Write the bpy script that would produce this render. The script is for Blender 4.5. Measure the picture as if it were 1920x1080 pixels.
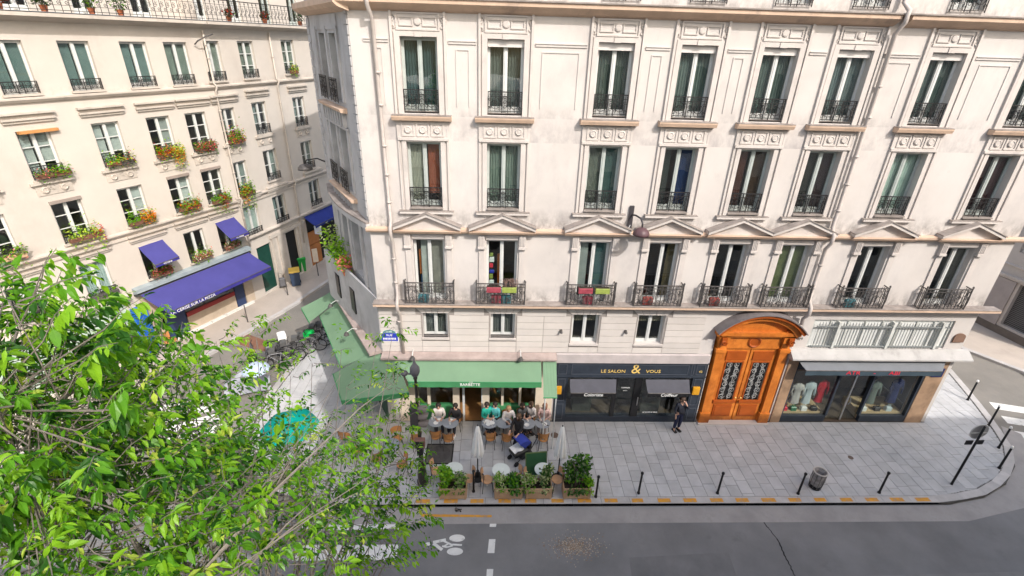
import bpy, math, random
from math import sin, cos, pi, radians
from mathutils import Vector, Matrix
for o in list(bpy.data.objects): bpy.data.objects.remove(o)
S = bpy.context.scene
COL = S.collection
RND = random.Random(11)

# ------------------------------------------------------------------ camera, world, sun, exposure
CAMZ = 14.1; FPX = 930.0
_p, _r, _y = radians(26.37), radians(1.75), radians(2.36)
_R0 = Vector((cos(_y), -sin(_y), 0)); _F0 = Vector((sin(_y), cos(_y), 0)); _U = Vector((0, 0, 1))
FW = cos(_p)*_F0 - sin(_p)*_U; _UP = sin(_p)*_F0 + cos(_p)*_U
RT = cos(_r)*_R0 + sin(_r)*_UP; UP = -sin(_r)*_R0 + cos(_r)*_UP
cd = bpy.data.cameras.new('camera'); cam = bpy.data.objects.new('camera', cd); COL.objects.link(cam)
cam.matrix_world = Matrix(((RT.x, UP.x, -FW.x, 0), (RT.y, UP.y, -FW.y, 0), (RT.z, UP.z, -FW.z, CAMZ), (0, 0, 0, 1)))
cd.sensor_width = 36; cd.lens = FPX/1920*36; cd.clip_start = .1; cd.clip_end = 600
S.camera = cam
SUN_AZ, SUN_EL = 146.5, 43.0
w = bpy.data.worlds.new('World'); S.world = w; w.use_nodes = True
nt = w.node_tree; bg = nt.nodes['Background']; sky = nt.nodes.new('ShaderNodeTexSky')
sky.sky_type = 'NISHITA'; sky.sun_disc = False; sky.sun_elevation = radians(SUN_EL); sky.sun_rotation = radians(SUN_AZ)
sky.air_density = 1.5; sky.dust_density = 4.0; sky.ozone_density = 0.5
nt.links.new(sky.outputs[0], bg.inputs[0]); bg.inputs[1].default_value = .15
sd = bpy.data.lights.new('sun', 'SUN'); sun = bpy.data.objects.new('sun', sd); COL.objects.link(sun)
sd.energy = 2.1; sd.angle = radians(.5); sd.color = (1, .965, .925)
_sv = Vector((sin(radians(SUN_AZ))*cos(radians(SUN_EL)), cos(radians(SUN_AZ))*cos(radians(SUN_EL)), sin(radians(SUN_EL))))
sun.rotation_euler = _sv.to_track_quat('Z', 'Y').to_euler(); sun.location = (10, -10, 40)
S.view_settings.view_transform = 'Standard'; S.view_settings.look = 'None'
S.view_settings.exposure = .86; S.view_settings.gamma = 1; S.view_settings.use_curve_mapping = False
S.render.engine = 'CYCLES'; S.cycles.max_bounces = 7; S.cycles.transparent_max_bounces = 12
S.cycles.caustics_reflective = False; S.cycles.caustics_refractive = False
S.cycles.use_denoising = True

# ------------------------------------------------------------------ materials
MATS = {}
def mat(name, col, rough=.75, var=.12, scale=2.5, bump=0., bscale=60., metal=0., spec=.35, rnd=0., stain=None, hue=None):
    if name in MATS: return MATS[name]
    m = bpy.data.materials.new(name); m.use_nodes = True; MATS[name] = m
    t = m.node_tree; b = t.nodes['Principled BSDF']; L = t.links.new
    b.inputs['Roughness'].default_value = rough; b.inputs['Metallic'].default_value = metal
    b.inputs['Specular IOR Level'].default_value = spec
    tc = t.nodes.new('ShaderNodeNewGeometry')
    n = t.nodes.new('ShaderNodeTexNoise'); n.inputs['Scale'].default_value = scale; n.inputs['Detail'].default_value = 6; n.inputs['Roughness'].default_value = .62
    L(tc.outputs['Position'], n.inputs['Vector'])
    mx = t.nodes.new('ShaderNodeMix'); mx.data_type = 'RGBA'
    c2 = hue or col
    mx.inputs[6].default_value = tuple(max(0, x*(1-var)) for x in col) + (1,)
    mx.inputs[7].default_value = tuple(min(1, x*(1+var)) for x in c2) + (1,)
    rp = t.nodes.new('ShaderNodeMapRange'); rp.inputs[1].default_value = .3; rp.inputs[2].default_value = .7
    L(n.outputs[0], rp.inputs[0]); L(rp.outputs[0], mx.inputs[0])
    out = mx.outputs[2]
    if rnd:
        oi = t.nodes.new('ShaderNodeObjectInfo'); r2 = t.nodes.new('ShaderNodeMapRange')
        r2.inputs[3].default_value = 1-rnd; r2.inputs[4].default_value = 1+rnd
        L(oi.outputs['Random'], r2.inputs[0])
        vm = t.nodes.new('ShaderNodeVectorMath'); vm.operation = 'SCALE'
        L(out, vm.inputs[0]); L(r2.outputs[0], vm.inputs['Scale']); out = vm.outputs[0]
    for (kind, args, dcol, amt) in (stain or []):
        # soot and damp marks of their own: runs of dirt lying above the ledges, and broad patches
        n2 = t.nodes.new('ShaderNodeTexNoise'); n2.inputs['Detail'].default_value = 7; n2.inputs['Roughness'].default_value = .7
        mp = t.nodes.new('ShaderNodeMapping'); L(tc.outputs['Position'], mp.inputs['Vector']); L(mp.outputs[0], n2.inputs['Vector'])
        r3 = t.nodes.new('ShaderNodeMapRange'); L(n2.outputs[0], r3.inputs[0])
        f = r3.outputs[0]
        if kind == 'band':
            z0, h = args; mp.inputs['Scale'].default_value = (1.6, 1.6, 1.0); n2.inputs['Scale'].default_value = 1.7
            r3.inputs[1].default_value = .42; r3.inputs[2].default_value = .66
            sx = t.nodes.new('ShaderNodeSeparateXYZ'); L(tc.outputs['Position'], sx.inputs[0])
            rz = t.nodes.new('ShaderNodeMapRange'); rz.inputs[1].default_value = z0+h; rz.inputs[2].default_value = z0+.02
            L(sx.outputs[2], rz.inputs[0])
            gt = t.nodes.new('ShaderNodeMath'); gt.operation = 'GREATER_THAN'; gt.inputs[1].default_value = z0-.03; L(sx.outputs[2], gt.inputs[0])
            m1 = t.nodes.new('ShaderNodeMath'); m1.operation = 'MULTIPLY'; L(rz.outputs[0], m1.inputs[0]); L(gt.outputs[0], m1.inputs[1])
            m2 = t.nodes.new('ShaderNodeMath'); m2.operation = 'MULTIPLY'; L(m1.outputs[0], m2.inputs[0]); L(f, m2.inputs[1]); f = m2.outputs[0]
        else:
            s, lo, hi = args; mp.inputs['Scale'].default_value = (1, 1, .55); n2.inputs['Scale'].default_value = s
            r3.inputs[1].default_value = lo; r3.inputs[2].default_value = hi
        m3 = t.nodes.new('ShaderNodeMath'); m3.operation = 'MULTIPLY'; m3.inputs[1].default_value = amt; L(f, m3.inputs[0])
        mm = t.nodes.new('ShaderNodeMix'); mm.data_type = 'RGBA'; mm.inputs[7].default_value = dcol + (1,)
        L(m3.outputs[0], mm.inputs[0]); L(out, mm.inputs[6]); out = mm.outputs[2]
    L(out, b.inputs['Base Color'])
    if bump:
        n3 = t.nodes.new('ShaderNodeTexNoise'); n3.inputs['Scale'].default_value = bscale; n3.inputs['Detail'].default_value = 4
        L(tc.outputs['Position'], n3.inputs['Vector'])
        bp = t.nodes.new('ShaderNodeBump'); bp.inputs['Strength'].default_value = bump; bp.inputs['Distance'].default_value = .02
        L(n3.outputs[0], bp.inputs['Height']); L(bp.outputs[0], b.inputs['Normal'])
    return m

def leafmat(name, col, tr=.45):
    m = bpy.data.materials.new(name); m.use_nodes = True; MATS[name] = m
    t = m.node_tree; t.nodes.remove(t.nodes['Principled BSDF']); L = t.links.new
    g = t.nodes.new('ShaderNodeNewGeometry'); n = t.nodes.new('ShaderNodeTexNoise'); n.inputs['Scale'].default_value = 9; L(g.outputs['Position'], n.inputs['Vector'])
    mx = t.nodes.new('ShaderNodeMix'); mx.data_type = 'RGBA'
    mx.inputs[6].default_value = tuple(x*.65 for x in col)+(1,); mx.inputs[7].default_value = tuple(min(1, x*1.4) for x in col)+(1,)
    L(n.outputs[0], mx.inputs[0])
    d = t.nodes.new('ShaderNodeBsdfDiffuse'); tl = t.nodes.new('ShaderNodeBsdfTranslucent'); gl = t.nodes.new('ShaderNodeBsdfGlossy')
    gl.inputs['Roughness'].default_value = .38; gl.inputs[0].default_value = (.9, .95, .85, 1)
    L(mx.outputs[2], d.inputs[0])
    vm = t.nodes.new('ShaderNodeVectorMath'); vm.operation = 'MULTIPLY'; vm.inputs[1].default_value = (1.5, 1.35, .5); L(mx.outputs[2], vm.inputs[0]); L(vm.outputs[0], tl.inputs[0])
    a = t.nodes.new('ShaderNodeMixShader'); a.inputs[0].default_value = tr; L(d.outputs[0], a.inputs[1]); L(tl.outputs[0], a.inputs[2])
    b = t.nodes.new('ShaderNodeMixShader'); b.inputs[0].default_value = .018; L(a.outputs[0], b.inputs[1]); L(gl.outputs[0], b.inputs[2])
    L(b.outputs[0], t.nodes['Material Output'].inputs[0]); return m

def glassmat(name, tint=(.9, .95, .94), refl=1.0):
    m = bpy.data.materials.new(name); m.use_nodes = True; MATS[name] = m
    t = m.node_tree; t.nodes.remove(t.nodes['Principled BSDF']); L = t.links.new
    g0 = t.nodes.new('ShaderNodeNewGeometry'); dp = t.nodes.new('ShaderNodeVectorMath'); dp.operation = 'DOT_PRODUCT'; L(g0.outputs['Incoming'], dp.inputs[0]); L(g0.outputs['Normal'], dp.inputs[1])
    def mth(op, a, b_):
        q = t.nodes.new('ShaderNodeMath'); q.operation = op; q.use_clamp = op != 'ABSOLUTE'
        for i, x_ in enumerate((a, b_)):
            if hasattr(x_, 'links'): L(x_, q.inputs[i])
            elif x_ is not None: q.inputs[i].default_value = x_
        return q.outputs[0]
    pw5 = mth('POWER', mth('SUBTRACT', 1.0, mth('ABSOLUTE', dp.outputs['Value'], None)), 5.0)
    mt = t.nodes.new('ShaderNodeMath'); mt.operation = 'MULTIPLY_ADD'; mt.inputs[1].default_value = .9*refl; mt.inputs[2].default_value = .085*refl; mt.use_clamp = True
    L(pw5, mt.inputs[0])
    tr = t.nodes.new('ShaderNodeBsdfTransparent'); tr.inputs[0].default_value = tint+(1,)
    gl = t.nodes.new('ShaderNodeBsdfGlossy'); gl.inputs['Roughness'].default_value = .015
    n = t.nodes.new('ShaderNodeTexNoise'); n.inputs['Scale'].default_value = .9; g = t.nodes.new('ShaderNodeNewGeometry'); L(g.outputs['Position'], n.inputs['Vector'])
    bp = t.nodes.new('ShaderNodeBump'); bp.inputs['Strength'].default_value = .06; bp.inputs['Distance'].default_value = .2; L(n.outputs[0], bp.inputs['Height']); L(bp.outputs[0], gl.inputs['Normal'])
    x = t.nodes.new('ShaderNodeMixShader'); L(mt.outputs[0], x.inputs[0]); L(tr.outputs[0], x.inputs[1]); L(gl.outputs[0], x.inputs[2])
    L(x.outputs[0], t.nodes['Material Output'].inputs[0]); return m

SOOT = (.16, .145, .135); MAUVE = (.40, .37, .37)
M_wall = mat('pale plaster', (.56, .52, .492), .85, .06, .8, .25, 45, stain=[('blotch', (.5, .5, .70), (.38, .355, .355), .6), ('blotch', (.22, .5, .68), (.62, .585, .56), .6), ('blotch', (2.6, .62, .76), (.40, .37, .35), .35), ('band', (8.42, .75), SOOT, .95), ('band', (5.6, .7), SOOT, .95), ('band', (11.3, 1.0), (.34, .31, .31), .7), ('band', (15.1, .5), SOOT, .7), ('band', (12.03, .45), (.3, .28, .27), .5)])
M_trim = mat('pale stone trim', (.545, .50, .47), .8, .1, 1.5, .2, 60, stain=[('blotch', (1.2, .56, .75), SOOT, .35)])
M_peach = mat('peach stone edge', (.55, .40, .30), .8, .14, 2.0, .2, 60, stain=[('blotch', (1.5, .58, .75), SOOT, .5)])
M_ledge = mat('weathered ledge top', (.27, .235, .215), .9, .3, 3, .3, 50)
M_block = mat('pale cut stone', (.57, .525, .49), .85, .07, 1.2, .25, 50, rnd=.05, stain=[('blotch', (.9, .6, .8), SOOT, .35)])
M_joint = mat('stone joint', (.30, .27, .25), .95, .15)
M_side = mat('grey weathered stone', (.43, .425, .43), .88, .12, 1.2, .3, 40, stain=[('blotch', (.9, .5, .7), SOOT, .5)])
M_left = mat('cream plaster', (.56, .508, .455), .85, .06, .7, .22, 45, stain=[('blotch', (.4, .56, .75), (.45, .38, .33), .5), ('band', (11.8, .35), (.3, .25, .22), .5), ('band', (6.05, .4), (.3, .25, .22), .5)])
M_left2 = mat('cream stone trim', (.51, .455, .40), .85, .12, 1.5, .2, 60, stain=[('blotch', (1.5, .54, .75), SOOT, .4)])
M_white = mat('white window paint', (.60, .61, .595), .45, .06, 4)
M_dkframe = mat('greenish grey frame', (.42, .46, .44), .5, .08, 4)
M_iron = mat('black wrought iron', (.035, .033, .034), .45, .3, 8, metal=.3)
M_iron2 = mat('dusty wrought iron', (.085, .078, .075), .6, .4, 9, metal=.1)
M_pipe = mat('painted drainpipe', (.47, .42, .39), .6, .15, 3)
M_glass = glassmat('window glass')
M_glassd = glassmat('shop glass', (.88, .91, .89), .8)
M_room = mat('room wall', (.16, .14, .125), .9, .3, .8)
M_roomd = mat('room floor', (.10, .075, .055), .8, .3, .8)
M_zinc = mat('zinc roof', (.22, .235, .26), .5, .15, 2, metal=.2)
M_asph = mat('asphalt', (.205, .20, .20), .9, .2, .5, .6, 180, stain=[('blotch', (.18, .5, .75), (.24, .235, .23), .6), ('blotch', (14, .66, .78), (.34, .33, .32), .55), ('blotch', (.9, .6, .72), (.12, .118, .12), .5)])
M_asph2 = mat('worn grey asphalt', (.215, .20, .18), .9, .16, .6, .5, 150, stain=[('blotch', (.3, .5, .75), (.19, .175, .15), .55), ('blotch', (12, .66, .8), (.33, .31, .28), .4)])
M_gutter = mat('gutter asphalt', (.33, .31, .30), .9, .15, 1.2, .4, 120, stain=[('blotch', (1.2, .55, .75), (.2, .19, .18), .6)])
M_pave = mat('pavement bed', (.10, .095, .09), .95, .2, 3)
M_slab = mat('granite paving slab', (.455, .455, .46), .8, .14, 1.6, .35, 90, rnd=.085, stain=[('blotch', (.5, .5, .78), (.50, .48, .47), .45), ('blotch', (2.2, .62, .78), (.22, .205, .20), .45), ('blotch', (9, .7, .8), (.15, .14, .13), .5)])
M_bitum = mat('beige footway asphalt', (.43, .375, .33), .9, .08, .8, .4, 130, stain=[('blotch', (.5, .55, .75), (.30, .26, .23), .5)])
M_kerb = mat('granite kerbstone', (.45, .43, .42), .8, .12, 3, .35, 90, rnd=.1)
M_paint = mat('white road paint', (.70, .69, .66), .75, .08, 4, .3, 120, stain=[('blotch', (5, .58, .72), (.2, .195, .19), .8)])
M_orange = mat('orange road paint', (.62, .29, .035), .75, .15, 5, .3, 120, stain=[('blotch', (6, .5, .68), (.26, .24, .22), .9)])
M_green = mat('sage green canvas', (.16, .262, .165), .8, .07, 1.2, .15, 200, spec=.15)
M_green2 = mat('deep green canvas', (.06, .24, .10), .8, .1, 1.5, .15, 200, spec=.15)
M_blue = mat('violet blue canvas', (.06, .057, .22), .8, .09, 1.0, .15, 200, spec=.15)
M_blue2 = mat('navy violet canvas', (.045, .04, .24), .8, .1, 2, spec=.15)
M_teal = mat('teal canvas', (.0, .27, .22), .75, .1, 2, spec=.15)
M_navy = mat('navy painted wood', (.030, .038, .052), .4, .2, 3)
M_black = mat('black panel', (.012, .012, .013), .4, .2, 4)
M_char = mat('charcoal canvas', (.075, .075, .09), .8, .12, 3)
M_door = mat('orange varnished wood', (.50, .135, .018), .36, .2, 1.4, .12, 30, hue=(.58, .19, .032), stain=[('blotch', (2.2, .52, .72), (.27, .065, .012), .7), ('blotch', (26, .56, .7), (.22, .055, .012), .4), ('band', (.0, .5), (.14, .05, .025), .8)])
M_door2 = mat('orange wood moulding', (.34, .075, .011), .38, .16, 3)
M_brownst = mat('brown marbled stone', (.33, .215, .135), .55, .3, 1.8, .1, 30, stain=[('blotch', (1.4, .55, .7), (.14, .08, .045), .7)])
M_cream = mat('cream painted wood', (.66, .56, .44), .6, .07, 3)
M_wood = mat('honey wood', (.50, .235, .085), .5, .2, 5)
M_wood2 = mat('pale pine boards', (.50, .335, .21), .75, .16, 4, .2, 40, rnd=.1)
M_tabg = mat('grey tabletop', (.30, .325, .36), .35, .08, 6)
M_tabw = mat('pale mint tabletop', (.62, .67, .65), .35, .05, 6)
M_pavers = mat('rust brown asphalt', (.20, .10, .065), .9, .2, 2, .4, 120)
M_cloth = mat('white umbrella cloth', (.78, .78, .77), .85, .05, 5)
M_gold = mat('gold lettering', (.75, .53, .16), .4, .05)
M_whitep = mat('white lettering', (.80, .80, .78), .6, .02)
M_red = mat('red lettering', (.70, .03, .06), .5, .03)
M_plaque = mat('enamel blue', (.03, .05, .42), .3, .05)
M_plaqueg = mat('enamel green', (.05, .20, .10), .3, .05)
M_trunk = mat('tree bark', (.17, .145, .125), .9, .3, 9, .5, 40)
M_soil = mat('dark soil', (.03, .022, .016), 1, .3, 9)
M_terra = mat('terracotta', (.40, .13, .06), .8, .15, 6)
M_skin = mat('skin', (.55, .33, .24), .6, .06, 9)
L_dark = leafmat('leaf dark green', (.028, .105, .012)); L_mid = leafmat('leaf mid green', (.105, .285, .016)); L_lime = leafmat('leaf lime green', (.23, .45, .025), .5); L_yel = leafmat('leaf yellow green', (.50, .62, .10), .5)
L_olive = leafmat('leaf olive', (.10, .15, .06), .3); L_pale = leafmat('leaf variegated', (.38, .44, .22), .3)
B_red = leafmat('blossom red', (.50, .03, .02), .3); B_pink = leafmat('blossom pink', (.68, .20, .18), .3); B_or = leafmat('blossom orange', (.68, .22, .02), .3); B_white = leafmat('blossom white', (.75, .7, .62), .3); B_mag = leafmat('blossom magenta', (.45, .03, .22), .3)

# ------------------------------------------------------------------ mesh helpers
class MB:
    def __init__(s): s.v = []; s.f = []; s.mi = []; s.m = 0; s.M = None
    def add(s, vs, fs):
        k = len(s.v)
        s.v += [tuple(s.M @ Vector(q)) if s.M else tuple(q) for q in vs]
        s.f += [[i+k for i in f] for f in fs]; s.mi += [s.m]*len(fs); return s
    def box(s, x0, x1, y0, y1, z0, z1):
        return s.add([(x0,y0,z0),(x1,y0,z0),(x1,y1,z0),(x0,y1,z0),(x0,y0,z1),(x1,y0,z1),(x1,y1,z1),(x0,y1,z1)],
                     [(0,3,2,1),(4,5,6,7),(0,1,5,4),(1,2,6,5),(2,3,7,6),(3,0,4,7)])
    def bev(s, x0, x1, y0, y1, z0, z1, b):
        # box whose top edges are chamfered
        return s.add([(x0,y0,z0),(x1,y0,z0),(x1,y1,z0),(x0,y1,z0),(x0,y0,z1-b),(x1,y0,z1-b),(x1,y1,z1-b),(x0,y1,z1-b),(x0+b,y0+b,z1),(x1-b,y0+b,z1),(x1-b,y1-b,z1),(x0+b,y1-b,z1)],
                     [(0,1,5,4),(1,2,6,5),(2,3,7,6),(3,0,4,7),(4,5,9,8),(5,6,10,9),(6,7,11,10),(7,4,8,11),(8,9,10,11)])
    def quad(s, a, b, c, d): return s.add([a,b,c,d],[(0,1,2,3)])
    def prism(s, poly, y0, y1):      # polygon in x,z pushed along y
        n = len(poly)
        return s.add([(x,y0,z) for x,z in poly]+[(x,y1,z) for x,z in poly], [list(range(n)), list(range(2*n-1,n-1,-1))]+[(i+n,(i+1)%n+n,(i+1)%n,i) for i in range(n)])
    def slab(s, poly, z0, z1):       # polygon in x,y pushed along z
        n = len(poly)
        return s.add([(x,y,z0) for x,y in poly]+[(x,y,z1) for x,y in poly], [list(range(n-1,-1,-1)), list(range(n,2*n))]+[(i,(i+1)%n,(i+1)%n+n,i+n) for i in range(n)])
    def profile(s, prof, x0, x1):    # profile in (y,z) pushed along x
        n = len(prof)
        return s.add([(x0,y,z) for y,z in prof]+[(x1,y,z) for y,z in prof], [list(range(n)), list(range(2*n-1,n-1,-1))]+[(i+n,(i+1)%n+n,(i+1)%n,i) for i in range(n)])
    def tube(s, pts, r, n=6, cap=True):
        pts = [Vector(q) for q in pts]; rs = r if isinstance(r, (list, tuple)) else [r]*len(pts)
        vs = []; u = None
        for i, q in enumerate(pts):
            d = (pts[min(i+1, len(pts)-1)]-pts[max(i-1, 0)])
            d = d.normalized() if d.length > 1e-9 else Vector((0,0,1))
            if u is None: u = d.orthogonal().normalized()
            u = (u-d*u.dot(d)); u = u.normalized() if u.length > 1e-6 else d.orthogonal().normalized()
            v = d.cross(u)
            vs += [q+(u*cos(2*pi*k/n)+v*sin(2*pi*k/n))*rs[i] for k in range(n)]
        fs = [(i*n+k, i*n+(k+1)%n, (i+1)*n+(k+1)%n, (i+1)*n+k) for i in range(len(pts)-1) for k in range(n)]
        if cap: fs += [list(range(n-1,-1,-1)), list(range((len(pts)-1)*n, len(pts)*n))]
        return s.add(vs, fs)
    def lathe(s, prof, n=16, c=(0,0,0)):
        vs = [(c[0]+r*cos(2*pi*k/n), c[1]+r*sin(2*pi*k/n), c[2]+z) for r, z in prof for k in range(n)]
        fs = [(i*n+k, i*n+(k+1)%n, (i+1)*n+(k+1)%n, (i+1)*n+k) for i in range(len(prof)-1) for k in range(n)]
        fs += [list(range(n-1,-1,-1)), list(range((len(prof)-1)*n, len(prof)*n))]
        return s.add(vs, fs)
    def grid(s, fn, nu, nv):
        return s.add([fn(i/nu, j/nv) for j in range(nv+1) for i in range(nu+1)], [(j*(nu+1)+i, j*(nu+1)+i+1, (j+1)*(nu+1)+i+1, (j+1)*(nu+1)+i) for j in range(nv) for i in range(nu)])
    def wall(s, x0, x1, z0, z1, holes, y=0., depth=.35):
        xs = sorted({x0,x1}|{min(max(h[k],x0),x1) for h in holes for k in (0,1)}); zs = sorted({z0,z1}|{min(max(h[k],z0),z1) for h in holes for k in (2,3)})
        for i in range(len(xs)-1):
            for j in range(len(zs)-1):
                cx, cz = (xs[i]+xs[i+1])/2, (zs[j]+zs[j+1])/2
                if xs[i+1]-xs[i] < 1e-5 or zs[j+1]-zs[j] < 1e-5 or any(h[0] < cx < h[1] and h[2] < cz < h[3] for h in holes): continue
                s.quad((xs[i],y,zs[j]),(xs[i+1],y,zs[j]),(xs[i+1],y,zs[j+1]),(xs[i],y,zs[j+1]))
        for a, b, c, d in holes:
            e = y+depth
            s.quad((a,y,c),(a,y,d),(a,e,d),(a,e,c)); s.quad((b,y,d),(b,y,c),(b,e,c),(b,e,d))
            s.quad((a,y,d),(b,y,d),(b,e,d),(a,e,d)); s.quad((b,y,c),(a,y,c),(a,e,c),(b,e,c))
        return s
    def mesh(s, name, mats, smooth=False, inv=None):
        me = bpy.data.meshes.new(name)
        me.from_pydata([tuple(inv @ Vector(q)) for q in s.v] if inv else s.v, [], s.f)
        for m in (mats if isinstance(mats, (list, tuple)) else [mats]): me.materials.append(m)
        if any(s.mi): me.polygons.foreach_set('material_index', s.mi)
        if smooth: me.polygons.foreach_set('use_smooth', [True]*len(me.polygons))
        me.update(); return me
    def build(s, name, mats, parent=None, loc=(0,0,0), rz=0., smooth=False, world=False):
        inv = None
        if world and parent is not None: inv = WM[parent.name].inverted()
        return put(name, s.mesh(name, mats, smooth, inv), parent, loc, rz)

WM = {}
def put(name, data, parent=None, loc=(0,0,0), rz=0., rot=None):
    o = bpy.data.objects.new(name, data); COL.objects.link(o)
    o.location = loc; o.rotation_euler = rot if rot else (0,0,rz)
    if parent is not None: o.parent = parent
    L = Matrix.Translation(Vector(loc)) @ o.rotation_euler.to_matrix().to_4x4()
    WM[o.name] = (WM[parent.name] @ L) if parent is not None else L
    return o
def tag(o, label=None, cat=None, group=None, kind=None):
    if label: o['label'] = label
    if cat: o['category'] = cat
    if group: o['group'] = group
    if kind: o['kind'] = kind
    return o
def thing(name, label, cat, loc=(0,0,0), rz=0., group=None): return tag(put(name, None, None, loc, rz), label, cat, group)
def dup(root, loc, rz=0., label=None, group=None):
    r = root.copy(); COL.objects.link(r); r.location = loc; r.rotation_euler = (0,0,rz)
    WM[r.name] = Matrix.Translation(Vector(loc)) @ Matrix.Rotation(rz, 4, 'Z')
    if label: r['label'] = label
    if group: r['group'] = group
    for ch in KIDS(root):
        c = ch.copy(); COL.objects.link(c); c.parent = r
        for g in KIDS(ch):
            d = g.copy(); COL.objects.link(d); d.parent = c
    return r
def KIDS(o): return [x for x in COL.objects if x.parent == o]
def text(body, size, mat_, parent, loc, rot=(pi/2,0,0), name='lettering', ex=.004, align='CENTER', sx=1., shear=0):
    c = bpy.data.curves.new(name, 'FONT'); c.body = body; c.size = size; c.extrude = ex; c.align_x = align; c.align_y = 'CENTER'; c.shear = shear; c.resolution_u = 3
    c.materials.append(mat_); tmp = bpy.data.objects.new('tmp', c); COL.objects.link(tmp); me = bpy.data.meshes.new_from_object(tmp); bpy.data.objects.remove(tmp); bpy.data.curves.remove(c)
    o = put(name, me, parent, loc, 0, rot); o.scale = (sx, 1, 1); return o

def leaves(mb, pts, size, rnd, nm=1, droop=.3):
    for q in pts:
        q = Vector(q); a = rnd.uniform(0, 2*pi); e = rnd.uniform(-.7, .9)
        d = Vector((cos(a)*cos(e), sin(a)*cos(e), sin(e)-droop)).normalized(); u = d.cross(Vector((rnd.uniform(-1,1), rnd.uniform(-1,1), 1.2))).normalized()
        l = size*rnd.uniform(.7, 1.3); wd = l*.32
        mb.m = rnd.randrange(nm)
        mb.add([q, q+d*l*.5+u*wd, q+d*l, q+d*l*.5-u*wd], [(0,1,2,3)])
def blob(c, r, n, rnd):
    out = []
    for _ in range(n):
        v = Vector((rnd.gauss(0,1), rnd.gauss(0,1), rnd.gauss(0,1))).normalized()*(rnd.random()**.45)
        out.append((c[0]+v.x*r[0], c[1]+v.y*r[1], c[2]+v.z*r[2]))
    return out
def ray(px, py):
    a, b = px-960, py-540
    d = FW*FPX+RT*a-UP*b
    return d.normalized()
def at(px, py, z=0.):
    d = ray(px, py); t = (z-CAMZ)/d.z; return Vector((d.x*t, d.y*t, z))

# ------------------------------------------------------------------ ground
g = MB().quad((-90,-60,-.16),(110,-60,-.16),(110,140,-.16),(-90,140,-.16)).build('ground', M_asph); tag(g, kind='structure')
rd = MB().quad((-40,-.5,-.12),(60,-.5,-.12),(60,11.86,-.12),(-40,11.86,-.12)).build('road', M_asph); tag(rd, kind='structure')
sr = MB().quad((-24,11.9,-.126),(-5,11.9,-.126),(4,60,-.126),(-14,60,-.126)).build('side_street', M_asph2); tag(sr, kind='structure')
cr = MB().quad((15,11.9,-.126),(40,11.9,-.126),(40,60,-.126),(15,60,-.126)).build('cross_street', M_asph2); tag(cr, kind='structure')
KERB = [(-5.2,11.86),(16.1,11.86),(17.7,12.15),(19.1,12.75),(20.15,13.5),(21.0,14.5),(21.65,15.9),(22.3,17.66),(22.9,19.5),(24.6,25),(27,33)]
LK = [(-5.2,11.86),(-7.6,12.4),(-9.3,13.9),(-10.0,16),(-9.7,19.5),(-9.0,24),(-7.4,30),(-5,36)]
pv = MB().slab(KERB+[(18.5,33),(18.45,16.0),(-4.2,16.0),(-7.0,20.9),(-5,36)]+LK[:0:-1][1:], -.15, -.012).build('pavement', M_pave); tag(pv, kind='structure')
gt = MB().slab([(-6,11.18),(16.3,11.18),(19.0,11.75),(21.2,13.2),(22.3,15.4),(21.9,15.9),(20.9,14.4),(19.1,12.72),(17.7,12.12),(16.1,11.83),(-6,11.83)], -.121, -.1165).build('gutter_strip', M_gutter); tag(gt, kind='structure')
P1o = Vector((-15.87,22.67,0)); P1u = Vector((sin(radians(26.5)), cos(radians(26.5)), 0)); P1n = Vector((P1u.y,-P1u.x,0))
P2o = P1o+P1u*4.4; P2u = Vector((sin(radians(19)), cos(radians(19)), 0)); P2n = Vector((P2u.y,-P2u.x,0))
def lp(s, n): return ((P1o+P1u*s+P1n*n) if s < 4.4 else (P2o+P2u*(s-4.4)+P2n*n)).to_2d()
fl = MB().slab([lp(-22,.0),lp(-22,2.65),lp(-1,2.65),lp(2.5,2.5),lp(4.4,2.35),lp(14,2.2),lp(30,2.2),lp(30,0),lp(4.4,0)], -.15, 0).build('side_footway', M_bitum); tag(fl, kind='structure')
mbk = MB()
for i in range(34):
    a, b = lp(-9+i, 2.62 if i < 9 else 2.5), lp(-9+i+.97, 2.62 if i < 9 else 2.5)
    s0 = -9+i
    off = 2.65 if s0 < -1 else (2.65-(s0+1)*.045 if s0 < 4.4 else 2.33-(s0-4.4)*.012)
    A, B = lp(s0, off), lp(s0+.97, off); Ai, Bi = lp(s0, off-.22), lp(s0+.97, off-.22)
    MB().slab([Ai,A,B,Bi], -.14, .012).build('kerb_stone', M_kerb, fl)
ff = MB().slab([(26.6,12),(26.6,19.7),(25.3,21.7),(24.6,23.2),(25.5,34),(40,34),(40,12)], -.15, 0).build('far_footway', M_bitum); tag(ff, kind='structure')
ns = MB().slab([(-40,-.6),(-40,2.2),(60,2.2),(60,-.6)], -.15, 0).build('near_pavement', M_bitum); tag(ns, kind='structure')
mb = MB().slab([(24.55,23.2),(25.25,21.7),(26.55,19.7),(26.62,12),(26.85,12),(26.8,19.85),(25.5,21.85),(24.8,23.2)], -.13, .012); mb.build('kerb_stone', M_kerb, ff)

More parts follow.
